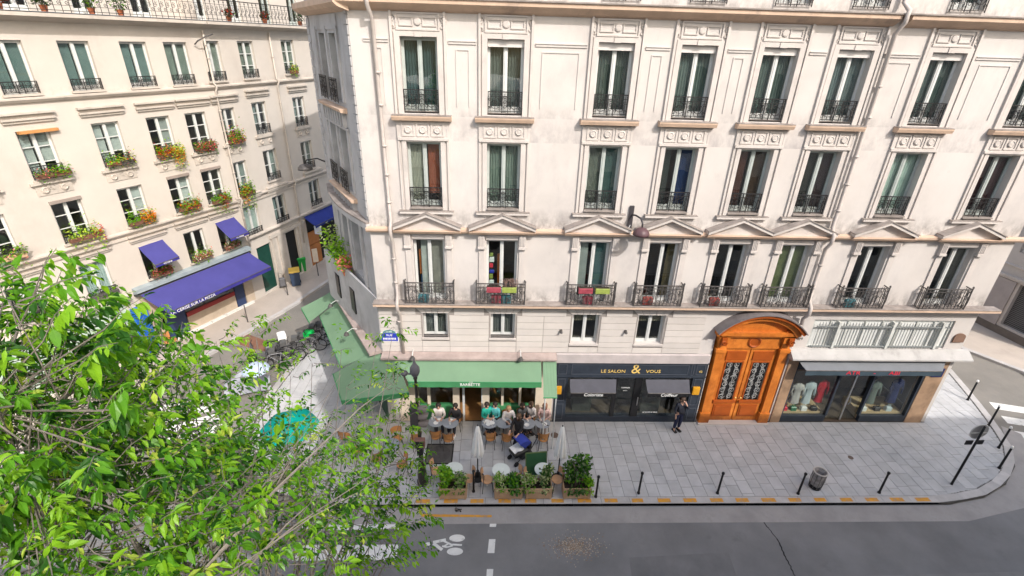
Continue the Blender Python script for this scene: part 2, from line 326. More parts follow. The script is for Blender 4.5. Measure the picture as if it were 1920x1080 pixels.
# kerbstones following the pavement edge
def along(path, step):
    out = []; acc = 0
    P = [Vector(q) for q in path]; i = 0; d = 0; cur = P[0]; pts = [P[0]]
    while i < len(P)-1:
        seg = P[i+1]-cur
        if seg.length >= step-d: cur = cur+seg.normalized()*(step-d); pts.append(cur.copy()); d = 0
        else: d += seg.length; i += 1; cur = P[i]
    return pts
def kerbs(path, w, step, side):
    p = along(path, step)
    for i in range(len(p)-1):
        d = (p[i+1]-p[i]).normalized(); n = Vector((-d.y, d.x))*side*w
        a, b = p[i]+d*.006, p[i+1]-d*.006
        poly = [a, b, b+n, a+n] if side > 0 else [a+n, b+n, b, a]
        MB().slab([tuple(q) for q in poly], -.14, .004+RND.uniform(-.002,.003)).build('kerb_stone', M_kerb, pv)
kerbs(KERB, .27, 1.0, 1); kerbs(LK, .27, 1.0, -1)
# granite slabs, rows running from the facade to the kerb
def inside(poly, x, y):
    c = False; n = len(poly)
    for i in range(n):
        x1,y1 = poly[i]; x2,y2 = poly[(i+1)%n]
        if (y1 > y) != (y2 > y) and x < (x2-x1)*(y-y1)/(y2-y1)+x1: c = not c
    return c
SP = [(-5.2,12.14),(16.05,12.14),(17.6,12.42),(18.95,12.98),(19.95,13.7),(20.7,14.6),(21.35,16),(22.0,17.75),(22.6,19.6),(24.3,25),(18.6,25),(18.5,15.98),(-4.15,15.98),(-6.95,20.9),(-6.2,26),(-8.8,24),(-9.4,19.5),(-9.7,16),(-9.05,14.05),(-7.5,12.7)]
cells = []
x = -9.6; row = 0
while x < 23.4:
    y = 12.14-RND.uniform(0,.6) if True else 0
    wd = .40+(.03 if row % 3 else 0)
    while y < 25.5:
        ln = RND.choice((.4,.5,.58,.58,.7)); a, b = max(y, 12.145), y+ln
        if b-a > .12:
            q = [(x+.005,a+.005),(x+wd-.005,a+.005),(x+wd-.005,b-.005),(x+.005,b-.005)]
            ins = [inside(SP,*c) for c in q]
            if b > 15.97 and a < 15.97 and -4.15 < x < 18.4: b = 15.97; q = [(x+.005,a+.005),(x+wd-.005,a+.005),(x+wd-.005,b-.005),(x+.005,b-.005)]; ins = [inside(SP,c[0],c[1]-.02) for c in q]
            if all(ins) and b-a > .1: cells.append((x+.005,x+wd-.005,a+.004,b-.005))
            elif any(ins):      # cut slabs at the edge
                import itertools
                sub = [(x+.005+(wd-.01)*i/10, x+.005+(wd-.01)*(i+1)/10) for i in range(10)]
                for s0, s1 in sub:
                    ys = [a+.005+(b-a-.01)*k/16 for k in range(17)]
                    ok = [t for t in ys if inside(SP,s0,t) and inside(SP,s1,t)]
                    if len(ok) > 1: cells.append((s0,s1,min(ok),max(ok)))
        y += ln
    x += wd; row += 1
def px_area(c):
    cx, cy = (c[0]+c[1])/2, (c[2]+c[3])/2; v = Vector((cx,cy,-CAMZ)); d = v.dot(FW)
    if d < 1: return 0
    u = v.dot(RT)/d*FPX; k = -v.dot(UP)/d*FPX
    if abs(u) > 960 or abs(k) > 540: return 0
    return (c[1]-c[0])*(c[3]-c[2])/(v.length_squared)*(CAMZ/v.length) if not (cx < -4.3 or cx < -2 and cy > 14) else .2*(c[1]-c[0])*(c[3]-c[2])/(v.length_squared)
cells.sort(key=lambda c: -px_area(c))
for i, c in enumerate(cells[:300]):
    dz = RND.uniform(-.003,.003)
    MB().bev(c[0],c[1],c[2],c[3],-.05,dz,.006).build('paving_slab', M_slab, pv)
mb = MB()
for c in cells[300:]: mb.bev(c[0],c[1],c[2],c[3],-.05,RND.uniform(-.003,.003),.006)
tag(mb.build('paving_slab', M_slab, pv), kind='stuff')
# paint
for k in range(-2, 19):
    x0 = -.7+.925*k
    if x0 < -4 or x0 > 15.6: continue
    MB().box(x0+RND.uniform(-.03,.03), x0+.45+RND.uniform(-.05,.04), 11.9, 12.06, .004, .0075).build('painted_mark', M_orange, pv)
def flat(poly, z=-.1185, m=M_paint, name='painted_mark', par=None): return MB().slab(poly, z-.0012, z+.0012).build(name, m, par or rd)
def gp(px, py): q = at(px, py, -.12); return (q.x, q.y)
for q in ([(920,965),(933,965),(930,988),(918,988)],[(917,1011),(929,1011),(927,1037),(914,1037)],[(913,1067),(925,1067),(923,1092),(911,1092)]): flat([gp(*c) for c in q[::-1]])
zx0, zx1 = gp(745,1026)[0]-3.2, gp(747,1026)[0]
for (a, b) in ((11.38,11.03),(10.5,9.98),(9.42,8.9),(8.3,7.8),(7.2,6.7)): flat([(zx0,b-.05),(zx1,b-.05),(zx1,a-.05),(zx0,a-.05)])
q = [gp(*c) for c in ((790,964),(922,966),(922,970),(790,969))]; flat(q[::-1], m=M_orange, z=-.1145)
# cycle stencil
def arc(cx, cy, rx, ry, n=20): return [(cx+rx*cos(2*pi*i/n), cy+ry*sin(2*pi*i/n)) for i in range(n)]
for c in ((857,1009),(853,1034)): q = gp(*c); flat(arc(q[0], q[1], .25, .13))
q = gp(803,1020); flat(arc(q[0], q[1], .095, .06))
def bar(p, q, wd):
    p, q = Vector(gp(*p)), Vector(gp(*q)); d = (q-p).normalized(); n = Vector((-d.y,d.x))*wd/2
    flat([tuple(p-n),tuple(q-n),tuple(q+n),tuple(p+n)], z=-.1185+RND.uniform(0,.0004))
bar((812,1017),(836,1012),.10); bar((813,1019),(829,1031),.10); bar((829,1013),(848,1022),.06); bar((848,1021),(866,1022),.06); bar((829,1024),(838,1026),.06); bar((838,1026),(849,1023),.05); bar((831,1025),(840,1020),.05)
# loose gravel patch on the road
mb = MB(); c = gp(1078,1025)
for i in range(1500):
    a = RND.uniform(0,2*pi); r = abs(RND.gauss(0,.36)); s = RND.uniform(.007,.02); px_, py_ = c[0]+r*cos(a)*1.25, c[1]+r*sin(a)*.62
    mb.m = RND.randrange(3)
    mb.add([(px_-s,py_-s,-.12),(px_+s,py_-s*.7,-.12),(px_+s*.8,py_+s,-.12),(px_-s,py_+s*.8,-.12),(px_,py_,-.12+s*1.2)], [(0,1,4),(1,2,4),(2,3,4),(3,0,4)])
o = mb.build('gravel', [mat('pale grit', (.5,.42,.33), .9), mat('brown grit', (.30,.2,.13), .9), mat('grey grit', (.25,.23,.21), .9)]); tag(o, 'patch of loose pale gravel spilled on the asphalt', 'gravel', kind='stuff')
# long crack in the road
mb = MB(); ck = [gp(*c) for c in ((1424,966),(1436,985),(1447,998),(1462,1018),(1470,1040),(1482,1062),(1492,1085))]
pk = []
for i in range(len(ck)-1):
    for k in range(5): t = k/5; pk.append((ck[i][0]*(1-t)+ck[i+1][0]*t+RND.uniform(-.02,.02), ck[i][1]*(1-t)+ck[i+1][1]*t))
for i in range(len(pk)-1):
    a, b = pk[i], pk[i+1]; w_ = .012+.014*RND.random()
    mb.quad((a[0]-w_,a[1],-.1175),(b[0]-w_,b[1],-.1175),(b[0]+w_,b[1],-.1175),(a[0]+w_,a[1],-.1175))
mb.build('crack', mat('dark crack', (.025,.025,.026), 1), rd)
for poly, c_ in (([(4.2,9.1),(7.4,9.2),(7.5,10.1),(4.3,9.95)],(.185,.18,.18)),([(11.5,8.6),(17.5,8.8),(17.4,9.4),(11.4,9.3)],(.235,.23,.225)),([(-1.5,8.2),(2.6,8.25),(2.6,8.9),(-1.5,8.85)],(.19,.185,.185))):
    MB().slab(poly, -.1198, -.1188).build('asphalt_patch', mat('asphalt patch %.3f' % c_[0], c_, .9, .2, .9, .6, 170), rd)
# side street crossing and rust patch
for k in range(4):
    a = Vector((-12.3+.55*k*.9, 17.6-.62*k)); u = Vector((-1.9,-.95))*.9; n = Vector((-.16,.26))
    MB().slab([tuple(a+n*.8),tuple(a+u+n*.8),tuple(a+u-n*.8),tuple(a-n*.8)], -.1255, -.1225).build('painted_mark', M_paint, sr)
MB().slab([at(440,640).to_2d(),at(497,657).to_2d(),at(512,640).to_2d(),at(462,622).to_2d()], -.1258, -.123).build('rust_patch', M_pavers, sr)
for k in range(5):
    a = Vector((22.75-.32*k, 17.25-.95*k)); u = Vector((3.2,-.9)); n = Vector((.08,.24))
    MB().slab([tuple(a-n),tuple(a+u-n),tuple(a+u+n),tuple(a+n)], -.1255, -.1225).build('painted_mark', M_paint, cr)
# ------------------------------------------------------------------ windows, railings and curtains (shared builders)
CACHE = {}
def cached(key, fn):
    if key not in CACHE: CACHE[key] = fn()
    return CACHE[key]
def frame_mesh(wd, h, bars, mt):
    def f():
        m = MB(); a = .045; y0, y1 = .0, .06
        m.box(-wd/2,-wd/2+a,y0,y1,0,h); m.box(wd/2-a,wd/2,y0,y1,0,h); m.box(-wd/2+a,wd/2-a,y0,y1,h-a,h); m.box(-wd/2+a,wd/2-a,y0,y1,0,a)
        m.box(-.062,.062,-.025,y1-.004,a,h-a); m.box(-.022,.022,-.04,-.024,a,h-a)
        for s in (-1,1):
            x0, x1 = (-wd/2+a, -.062) if s < 0 else (.062, wd/2-a)
            m.box(x0,x1,.006,.05,a,a+.14 if h > 1.6 else a+.07); m.box(x0,x1,.006,.05,h-a-.05,h-a)
            if s < 0: m.box(x0,x0+.035,.006,.05,a+.1,h-a-.05)
            else: m.box(x1-.035,x1,.006,.05,a+.1,h-a-.05)
            for k in range(bars): z = a+(h-2*a)*(k+1)/(bars+1); m.box(x0,x1,.012,.045,z-.018,z+.018)
        return m.mesh('window', mt)
    return cached(('fr',round(wd,2),round(h,2),bars,mt.name), f)
def pane_mesh(wd, h): return cached(('pn',round(wd,2),round(h,2)), lambda: MB().box(0,wd,0,.006,0,h).mesh('pane', M_glass))
def curtain_mesh(x0, x1, h, col, key, folds=11, amp=.016):
    def f():
        gy = sum(col)/3; mt = mat('curtain '+key, tuple(min(.8,(c*.72+gy*.28)*.85+.006) for c in col), .9, .12, 3)
        m = MB().grid(lambda u, v: (x0+(x1-x0)*u, amp*sin(u*folds*2*pi)+.006*sin(u*17+v*3), .03+(h-.06)*v), folds*8, 3)
        return m.mesh('curtain', mt, True)
    return cached(('cu',x0,x1,round(h,2),key), f)
def window(par, x, z, wd, h, y=.2, bars=0, mt=None, cur=(), rz=0., loc=None, blind=0, extra=None):
    mt = mt or M_white
    o = put('window', frame_mesh(wd, h, bars, mt), par, loc or (x, y, z), rz)
    pw = wd/2-.107
    for s in (-1, 1): put('pane', pane_mesh(pw, h-.14), o, (-wd/2+.045 if s < 0 else .062, .03, .07))
    for (x0, x1, col, key, hh) in cur:
        put('curtain', curtain_mesh(x0*wd, x1*wd, h*hh, col, key), o, (0,.10,h*(1-hh)))
    if blind: MB().box(-wd/2+.01,wd/2-.01,-.13,-.01,h-blind,h-.01).build('blind_box', mat('blind box', (.62,.585,.56), .6), o)
    return o
def scroll(m, cx, cz, r, turns, sgn, y, t, n=10, start=0.):
    pts = []
    for i in range(n+1):
        u = i/n; a = start+sgn*turns*2*pi*u; rr = r*(1-.8*u); pts.append((cx+rr*cos(a), y, cz+rr*sin(a)))
    m.tube(pts, t, 3, False)
def rail_panel(m, x0, x1, h, y=0., dense=1.0):
    wd = x1-x0
    m.box(x0,x1,y-.022,y+.022,h-.03,h); m.box(x0,x1,y-.012,y+.012,.04,.06); m.box(x0,x1,y-.012,y+.012,h-.15,h-.132)
    cx = (x0+x1)/2; zc = (.06+h-.15)/2; hh = h-.21
    for s in (x0+.012, x1-.012, cx-.09, cx+.09): m.box(s-.011,s+.011,y-.011,y+.011,0,h-.03)
    for k in range(3): scroll(m, cx, .1+hh*(k+.5)/3, .07, 1.0, 1, y, .010, 8)
    for s in (-1, 1):
        bx = cx+s*(wd/4+.045); bw = wd/4-.05
        scroll(m, bx, zc, min(bw,hh/2)*.95, 1.6, s, y, .011, 14, pi/2)
        scroll(m, bx-s*bw*.75, zc+hh*.3, bw*.32, 1.3, s, y, .009, 8); scroll(m, bx+s*bw*.75, zc-hh*.3, bw*.32, 1.3, -s, y, .009, 8)
        scroll(m, bx+s*bw*.7, zc+hh*.3, bw*.3, 1.3, -s, y, .009, 8); scroll(m, bx-s*bw*.7, zc-hh*.3, bw*.3, 1.3, s, y, .009, 8)
        for k in range(3): q = bx-bw+2*bw*(k+.5)/3; m.box(q-.007,q+.007,y-.007,y+.007,.05,h-.03)
    n = max(4, int(wd/.11))
    for k in range(n): scroll(m, x0+wd*(k+.5)/n, h-.09, .035, 1.0, 1, y, .007, 6)
def railing_mesh(wd, h): 
    def f():
        m = MB(); rail_panel(m, -wd/2, wd/2, h); return m.mesh('railing', M_iron)
    return cached(('ra',round(wd,2),round(h,2)), f)
def balcony_mesh(wd, h, d):
    def f():
        m = MB(); rail_panel(m, -wd/2, wd/2, h)
        for s in (-1,1):
            for k in range(2): scroll(m, s*wd*(.16+.2*k), h*.26, .11, 1.6, s, -.02, .012, 10, k); scroll(m, s*wd*(.26+.18*k), h*.6, .09, 1.5, -s, -.02, .011, 10, 1)
        n = int(wd/.13)
        for k in range(n+1): q = -wd/2+wd*k/n; m.tube([(q,-.012,.05),(q+.02,-.03,h*.45),(q,-.012,h-.1)], .009, 3, False)
        for s in (-1,1):
            X = s*wd/2
            m.box(X-.018,X+.018,-.018,.018,0,h+.02); m.lathe([(.0,0),(.03,.02),(.036,.05),(.02,.08),(0,.1)], 8, (X,0,h+.02))
            m.box(X-.018,X+.018,.0,d,h-.03,h); m.box(X-.01,X+.01,.0,d,.04,.06); m.box(X-.01,X+.01,0,d,h-.15,h-.135)
            for k in range(3): q = d*(k+1)/4; m.box(X-.008,X+.008,q-.008,q+.008,.05,h-.03)
            scroll(m, X, h*.45, .0, 0, 1, 0, .001, 2)
        return m.mesh('balcony_railing', M_iron2)
    return cached(('ba',round(wd,2),round(h,2)), f)

# ------------------------------------------------------------------ corner building (the long pale facade)
BM = tag(put('corner_building', None, None, (0,16,0)), 'long pale plaster apartment building with pediments, cafe, salon and orange door', 'building')
CX = [-2.25, .27, 3.5, 5.95, 8.4, 10.65, 13.5, 16.62]; WW = 1.07
XL, XR, ZT = -4.2, 18.5, 18.4
holes = []
for i, c in enumerate(CX):
    holes += [(c-WW/2,c+WW/2,12.12,14.16),(c-WW/2,c+WW/2,9.12,11.22),(c-WW/2,c+WW/2,15.3,17.3)]
    holes.append((c-WW/2,c+WW/2,5.62,7.97))
DW = [(-2.15,.9,4.05),(.36,.9,4.05),(3.46,1.0,3.83),(5.95,1.02,3.83)]
for c, wd, z in DW: holes.append((c-wd/2,c+wd/2,z,5.1))
holes += [(12.2,17.75,3.72,4.98),(8.55,11.65,0,4.62),(-3.75,2.42,0,3.3),(2.5,8.5,0,3.0),(12.1,17.58,0,3.2)]
wl = MB().wall(XL, XR, 0, ZT, holes, 0, .34)
wl.quad((XR,0,0),(XR,12,0),(XR,12,ZT),(XR,0,ZT)); wl.quad((XR,12,0),(-5.4,12,0),(-5.4,12,ZT),(XR,12,ZT))
wl.build('wall', M_wall, BM)
# chamfered corner facade (grey, in shade)
CH_A = Vector((-7.0,20.95)); CH_B = Vector((-4.2,16.0)); CHL = (CH_B-CH_A).length; CHR = math.atan2(CH_B.y-CH_A.y, CH_B.x-CH_A.x)
CHL_loc = (CH_A.x, CH_A.y-16, 0)
ch = []
for z0, z1 in ((5.75,8.0),(9.15,11.25),(12.15,14.2),(15.3,17.3)):
    for a in (2.15, 3.6): ch.append((a-.5,a+.5,z0,z1))
for a in (1.6,3.3): ch.append((a-.4,a+.4,4.05,5.0))
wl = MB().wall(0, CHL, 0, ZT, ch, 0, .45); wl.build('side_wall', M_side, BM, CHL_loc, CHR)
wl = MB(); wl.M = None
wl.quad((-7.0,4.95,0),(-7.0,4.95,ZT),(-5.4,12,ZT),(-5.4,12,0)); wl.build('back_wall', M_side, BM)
for (a0,a1,z0,z1) in ch:
    window(BM, 0, 0, a1-a0, z1-z0, cur=((-.5,.5,(.35,.37,.36),'grey',1),), rz=CHR, loc=tuple(Vector(CHL_loc)+Matrix.Rotation(CHR,3,'Z')@Vector(((a0+a1)/2,.36,z0))))
def chp(mb, name, mt): return mb.build(name, mt, BM, CHL_loc, CHR)
for z, zr in ((9.15,.75),(12.15,.75)):
    m = MB()
    for a in (2.15,3.6): 
        m.M = Matrix.Translation((a,-.16,z)); rail_panel(m, -.5, .5, .75)
    chp(m, 'railing', M_iron)
for z in (12.0, 9.0):
    chp(MB().profile([(.0,z-.14),(-.22,z-.1),(-.26,z),(0,z+.03)], 1.3, 4.45), 'ledge', M_peach)
    m = MB()
    for k in range(9): q = 1.45+k*.345; m.box(q-.05,q+.05,-.13,0,z-.6,z-.14)
    m.box(1.3,4.45,-.08,0,z-.68,z-.6); chp(m, 'ledge_bracket', M_side)
for side in (0, 1):          # tooth-like corner blocks up both edges
    for k in range(23):
        z = 8.75+k*.27; ln = .42 if k % 2 else .3
        x0, x1 = (CHL-ln, CHL-.02) if side else (.02, ln)
        MB().box(x0,x1,-.045,0,z+.012,z+.255).build('corner_block', M_side, BM, CHL_loc, CHR)
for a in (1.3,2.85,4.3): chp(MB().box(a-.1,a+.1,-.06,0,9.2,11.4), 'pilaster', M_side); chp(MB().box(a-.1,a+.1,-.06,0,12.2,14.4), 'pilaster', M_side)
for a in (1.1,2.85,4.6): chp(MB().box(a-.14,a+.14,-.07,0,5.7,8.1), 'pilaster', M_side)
chp(MB().box(1.35,4.4,-.04,0,14.3,14.72), 'relief_panel', M_side)
def bulge(z0, z1, d, name, mt):
    n = 10; poly = [(CHL*i/n, -d*sin(pi*i/n)-.12) for i in range(n+1)]+[(CHL,.0),(0,.0)]
    chp(MB().slab(poly[::-1], z0, z1), name, mt)
bulge(8.3, 8.5, .3, 'cornice', M_side); bulge(8.5, 8.56, .34, 'cornice', M_ledge)
chp(MB().profile([(0,14.75),(-.3,14.85),(-.42,14.95),(-.42,15.12),(0,15.16)], -.2, CHL+.2), 'cornice', M_peach)
# parapet of the recessed corner terrace (level of the first floor)
chp(MB().slab([(0,-.62),(CHL,-.03),(CHL,.0),(0,0)][::-1], 3.4, 5.3), 'lower_wall', M_side)
chp(MB().slab([(0,-.62),(CHL,-.03),(CHL,.04),(0,-.5)][::-1], 5.3, 5.68), 'parapet', M_side)
for a in (1.3,3.0): chp(MB().box(a-.38,a+.38,-.62+.59*a/CHL-.02,-.62+.59*a/CHL+.1,3.95,5.0), 'dark_opening', M_black)
# rooms behind the windows
m = MB(); m.quad((XL+.5,2.6,0),(XR-.2,2.6,0),(XR-.2,2.6,ZT),(XL+.5,2.6,ZT))
for xx in [XL+1.2]+[(CX[i]+CX[i+1])/2 for i in range(7)]+[XR-.2]: m.box(xx-.04,xx+.04,.4,2.6,3.4,ZT)
m.build('room_wall', M_room, BM)
m = MB()
for z in (3.42,5.4,8.3,11.9,15.1,18.2): m.box(XL+.9,XR-.1,.36,2.6,z,z+.16)
m.box(XL+.5,XR-.1,.0,4.5,-.1,.02); m.build('floor_slab', M_roomd, BM)
# windows, curtains
GR = (.13,.145,.135); TE = (.055,.14,.14); 
CA = [[(-.45,.45,(.055,.11,.12),'teal dark',1)], [(-.47,.46,GR,'sage',1)], [(-.45,.47,(.10,.12,.10),'sage dark',1)], [(-.45,.45,(.13,.17,.15),'sage mid',1)], [(-.45,.45,(.12,.16,.14),'sage mid2',1)], [(-.47,.45,(.17,.21,.21),'sea',1)], [(-.45,.45,(.12,.155,.14),'pine',1)], [(-.45,.45,GR,'sage',1)]]
CB = [[(-.5,-.03,(.50,.45,.36),'ecru',1),(.08,.5,(.55,.10,.02),'burnt orange',.82)], [(-.45,.45,(.20,.25,.20),'reed',1)], [(-.45,.0,(.24,.25,.20),'reed2',1),(.05,.47,(.12,.22,.20),'reed3',1)], [(.0,.48,(.02,.06,.22),'royal blue',1),(-.45,-.2,(.2,.24,.22),'sage',1)], [(-.48,-.12,(.25,.07,.04),'rust',1),(.06,.46,(.2,.10,.06),'umber',1)], [(-.46,.0,(.10,.085,.075),'dim',1),(.04,.46,(.13,.06,.065),'plum dim',1)], [(-.46,.46,(.55,.68,.58),'mint',1)], [(-.46,-.0,(.14,.03,.035),'wine',1),(.05,.46,(.16,.035,.04),'wine2',1)]]
CCn = [[(-.3,.02,(.72,.70,.66),'white net',1),(.05,.46,(.45,.38,.32),'beige net',1)], [], [(-.48,-.16,(.62,.63,.60),'white lace',.8),(.08,.46,(.12,.26,.27),'petrol',1)], [(.2,.46,(.30,.20,.06),'ochre',1)], [], [(-.48,-.05,(.38,.40,.14),'lime',1),(.05,.46,(.33,.34,.13),'lime2',1)], [], [(.1,.46,(.16,.13,.10),'brown dim',1)]]
for i, c in enumerate(CX):
    window(BM, c, 12.12, WW, 2.04, mt=M_white if i != 0 else M_dkframe, cur=CA[i], blind=.2 if i else 0)
    window(BM, c, 9.12, WW, 2.1, mt=M_dkframe, cur=CB[i])
    window(BM, c, 5.62, WW, 2.35, cur=CCn[i])
    window(BM, c, 15.3, WW, 2.0, cur=CA[(i+3) % 8])
    put('railing', railing_mesh(WW-.03, .62), BM, (c,-.0,12.14)); put('railing', railing_mesh(WW-.03, .66), BM, (c,-.0,9.13)); put('railing', railing_mesh(WW, .8), BM, (c,-.06,15.22))
    put('balcony_railing', balcony_mesh(1.72, .86, .3), BM, (c-.02,-.3,5.62))
for c, wd, z in DW: window(BM, c, z, wd, 5.1-z, cur=[(-.46,.46,(.16,.15,.135),'taupe',1)] if c < 2 else [(-.46,.46,(.30,.22,.12),'paper',.35)])
# ledges, reliefs, pediments
def shared(name, key, mt, fn):
    def f(): m = MB(); fn(m); return m.mesh(name, mt)
    return cached(key, f)
led = shared('ledge','ledge',[M_peach,M_ledge], lambda m: (m.profile([(0,11.86),(-.2,11.88),(-.24,11.98),(-.24,12.02),(0,12.02)], -.9,.9), setattr(m,'m',1), m.box(-.9,.9,-.245,.0,12.022,12.045), m.box(-.53,.53,.0,.2,12.08,12.125)))
sil = shared('sill','sillB',[M_trim,M_ledge], lambda m: (m.box(-.88,.88,-.13,0,8.92,9.0), setattr(m,'m',1), m.box(-.53,.53,-.1,.2,9.08,9.125), m.box(-.9,.9,-.14,0,9.0,9.02)))
def relf(m):
    m.box(-.74,.74,-.05,0,11.36,11.84); m.box(-.78,.78,-.09,0,11.28,11.36)
    for k in (-1,0,1):
        x0 = k*.45
        m.box(x0-.2,x0+.2,-.075,-.05,11.4,11.44); m.box(x0-.2,x0+.2,-.075,-.05,11.76,11.8); m.box(x0-.2,x0-.16,-.075,-.05,11.44,11.76); m.box(x0+.16,x0+.2,-.075,-.05,11.44,11.76)
        m.M = Matrix.Translation((x0,-.05,11.6)) @ Matrix.Rotation(pi/2,4,'X'); m.lathe([(.11,0),(.11,.03),(.085,.045),(.07,.03),(0,.035)],16); m.M = None
rel = shared('relief_frieze','relf',M_trim,relf)
def relA(m):
    m.box(-.62,.62,-.04,0,14.32,14.36); m.box(-.62,.62,-.04,0,14.74,14.78); m.box(-.62,-.58,-.04,0,14.36,14.74); m.box(.58,.62,-.04,0,14.36,14.74)
    for s in (-1,1):
        x0 = s*.33; m.box(x0-.2,x0+.2,-.03,0,14.43,14.46); m.box(x0-.2,x0+.2,-.03,0,14.64,14.67); m.box(x0-.2,x0-.17,-.03,0,14.46,14.64); m.box(x0+.17,x0+.2,-.03,0,14.46,14.64)
        scroll(m, s*.72, 14.62, .1, 1.3, -s, -.02, .025, 8); scroll(m, s*.7, 14.42, .06, 1.2, s, -.02, .02, 8)
    m.M = Matrix.Translation((0,-.0,14.55)) @ Matrix.Rotation(pi/2,4,'X'); m.lathe([(.1,0),(.1,.03),(.07,.04),(0,.04)],14); m.M = None
    m.box(-.1,.1,-.07,0,14.16,14.3)
rea = shared('relief_panel','rela',M_trim,relA)
def surA(m):
    for s in (-1,1):
        a, b = sorted((s*(WW/2+.0), s*(WW/2+.16))); m.box(a,b,-.045,0,12.05,14.3)
        a, b = sorted((s*(WW/2+.19), s*(WW/2+.26))); m.box(a,b,-.07,0,12.05,14.9)
    m.box(-WW/2,WW/2,-.045,0,14.17,14.3)
def surB(m):
    for s in (-1,1):
        a, b = sorted((s*(WW/2+.0), s*(WW/2+.14))); m.box(a,b,-.045,0,9.03,11.27)
        a, b = sorted((s*(WW/2+.2), s*(WW/2+.26))); m.box(a,b,-.06,0,9.03,11.9)
    m.box(-WW/2,WW/2,-.045,0,11.23,11.27)
su1 = shared('window_surround','surA',M_trim,surA); su2 = shared('window_surround','surB',M_trim,surB)
def ped(m):
    m.m = 0; m.prism([(-1.06,8.36),(1.06,8.36),(1.06,8.46),(0,8.86),(-1.06,8.46)], -.12, 0)
    for s in (-1,1):
        q = [(s*1.12,8.40),(s*1.12,8.5),(0,8.97),(0,8.86)]
        m.m = 0; m.prism(q if s > 0 else q[::-1], -.3, 0)
        q = [(s*1.14,8.502),(s*1.14,8.53),(0,9.0),(0,8.972)]
        m.m = 2; m.prism(q if s > 0 else q[::-1], -.33, 0)
    m.m = 1; m.profile([(0,8.22),(-.24,8.27),(-.3,8.36),(0,8.36)], -1.12, 1.12)
    m.m = 0
    for s in (-1,1):
        x0 = s*.7; m.box(x0-.11,x0+.11,-.13,0,7.78,8.2); m.box(x0-.13,x0+.13,-.15,0,7.7,7.78)
        for k in (-1,0,1): m.box(x0+k*.055-.012,x0+k*.055+.012,-.15,-.13,7.82,8.15)
        m.box(x0-.1,x0+.1,-.05,0,5.66,7.66)
    m.box(-.56,.56,-.05,0,8.02,8.18)
pe = shared('pediment','ped',[M_trim,M_peach,M_ledge],ped)
for c in CX:
    for n_, d_ in (('ledge',led),('sill',sil),('relief_frieze',rel),('relief_panel',rea),('window_surround',su1),('window_surround',su2),('pediment',pe)): put(n_, d_, BM, (c,0,0))
ed = [XL+.5]+[CX[i] for i in range(8)]+[XR-.3]
for i in range(9):
    a = ed[i]+(.98 if i else .0); b = ed[i+1]-(.98 if i < 8 else .0)
    if b-a < .25: continue
    m = MB(); m.box(a-.12,b+.12,-.03,0,14.0,14.07); m.box(a-.12,b+.12,-.055,0,14.07,14.09)
    x0, x1, z0, z1 = a+.08, b-.08, 12.3, 13.87
    if x1-x0 > .2: m.box(x0,x1,-.022,0,z1-.03,z1); m.box(x0,x0+.03,-.022,0,z0,z1-.03); m.box(x1-.03,x1,-.022,0,z0,z1-.03)
    m.build('wall_panel', M_wall, BM)
def cut(a, b, gaps):
    out = []; x = a
    for g0, g1 in sorted(gaps):
        if g0 > x: out.append((x,g0))
        x = max(x,g1)
    if x < b: out.append((x,b))
    return out
for (a, b) in cut(XL-.1, XR+.25, [(c-1.12,c+1.12) for c in CX]):
    m = MB(); m.profile([(0,8.22),(-.14,8.26),(-.19,8.33),(-.19,8.40),(0,8.42)], a, b); m.build('string_course', M_peach, BM)
m = MB(); m.profile([(0,14.78),(-.16,14.84),(-.3,14.93),(-.36,14.98),(-.36,15.09),(0,15.09)], XL-.2, 11.45); m.build('cornice', M_peach, BM)
m = MB(); m.profile([(0,14.78),(-.16,14.84),(-.3,14.93),(-.36,14.98),(-.36,15.09),(0,15.09)], 11.75, XR+.3); m.build('cornice', M_peach, BM)
MB().box(XL-.2,XR+.3,-.4,.0,15.092,15.13).build('cornice_cap', M_ledge, BM)
m = MB(); m.profile([(0,5.34),(-.1,5.4),(-.3,5.5),(-.36,5.52),(-.36,5.6),(0,5.62)], XL-.08, XR+.42); m.build('balcony_ledge', [M_peach], BM)
MB().box(XL-.1,XR+.42,-.37,.0,5.622,5.64).build('ledge_top', M_ledge, BM)
# rusticated courses and voussoirs of the mezzanine
for (a, b) in cut(XL+.01, 7.99, [(c-wd/2-.02,c+wd/2+.02) for c, wd, z in DW]): MB().box(a,b,-.012,-.001,3.42,5.33).build('mortar', M_joint, BM)
for c, wd, z in DW: m = MB(); m.box(c-wd/2-.019,c+wd/2+.019,-.011,-.001,5.102,5.33); m.box(c-wd/2-.019,c+wd/2+.019,-.011,-.001,3.42,z-.08); m.build('mortar', M_joint, BM)
def course(x0, x1, z0, z1): 
    if x1-x0 > .12: MB().box(x0+.008,x1-.008,-.035,0,z0+.011,z1-.011).build('stone_course', M_block, BM)
cuts = [(c-wd/2-.07,c+wd/2+.07) for c, wd, z in DW]
zz = [3.42,3.66,3.9,4.18,4.46,4.74,5.02]
for k in range(6):
    for (a, b) in cut(XL, 8.0, cuts):
        n = max(1, round((b-a)/1.25))
        if k < 2 and b > 2.4 and a > 2: n = max(1, n)
        for j in range(n): course(a+(b-a)*j/n, a+(b-a)*(j+1)/n, zz[k], zz[k+1])
for k in range(2):
    for c, wd, z in DW:
        if zz[k+1] <= z+.02: course(c-wd/2-.07,c+wd/2+.07,zz[k],zz[k+1])
for (a, b) in cut(XL, 8.0, [(c-wd/2-.25,c+wd/2+.25) for c, wd, z in DW]): course(a,b,5.02,5.32)
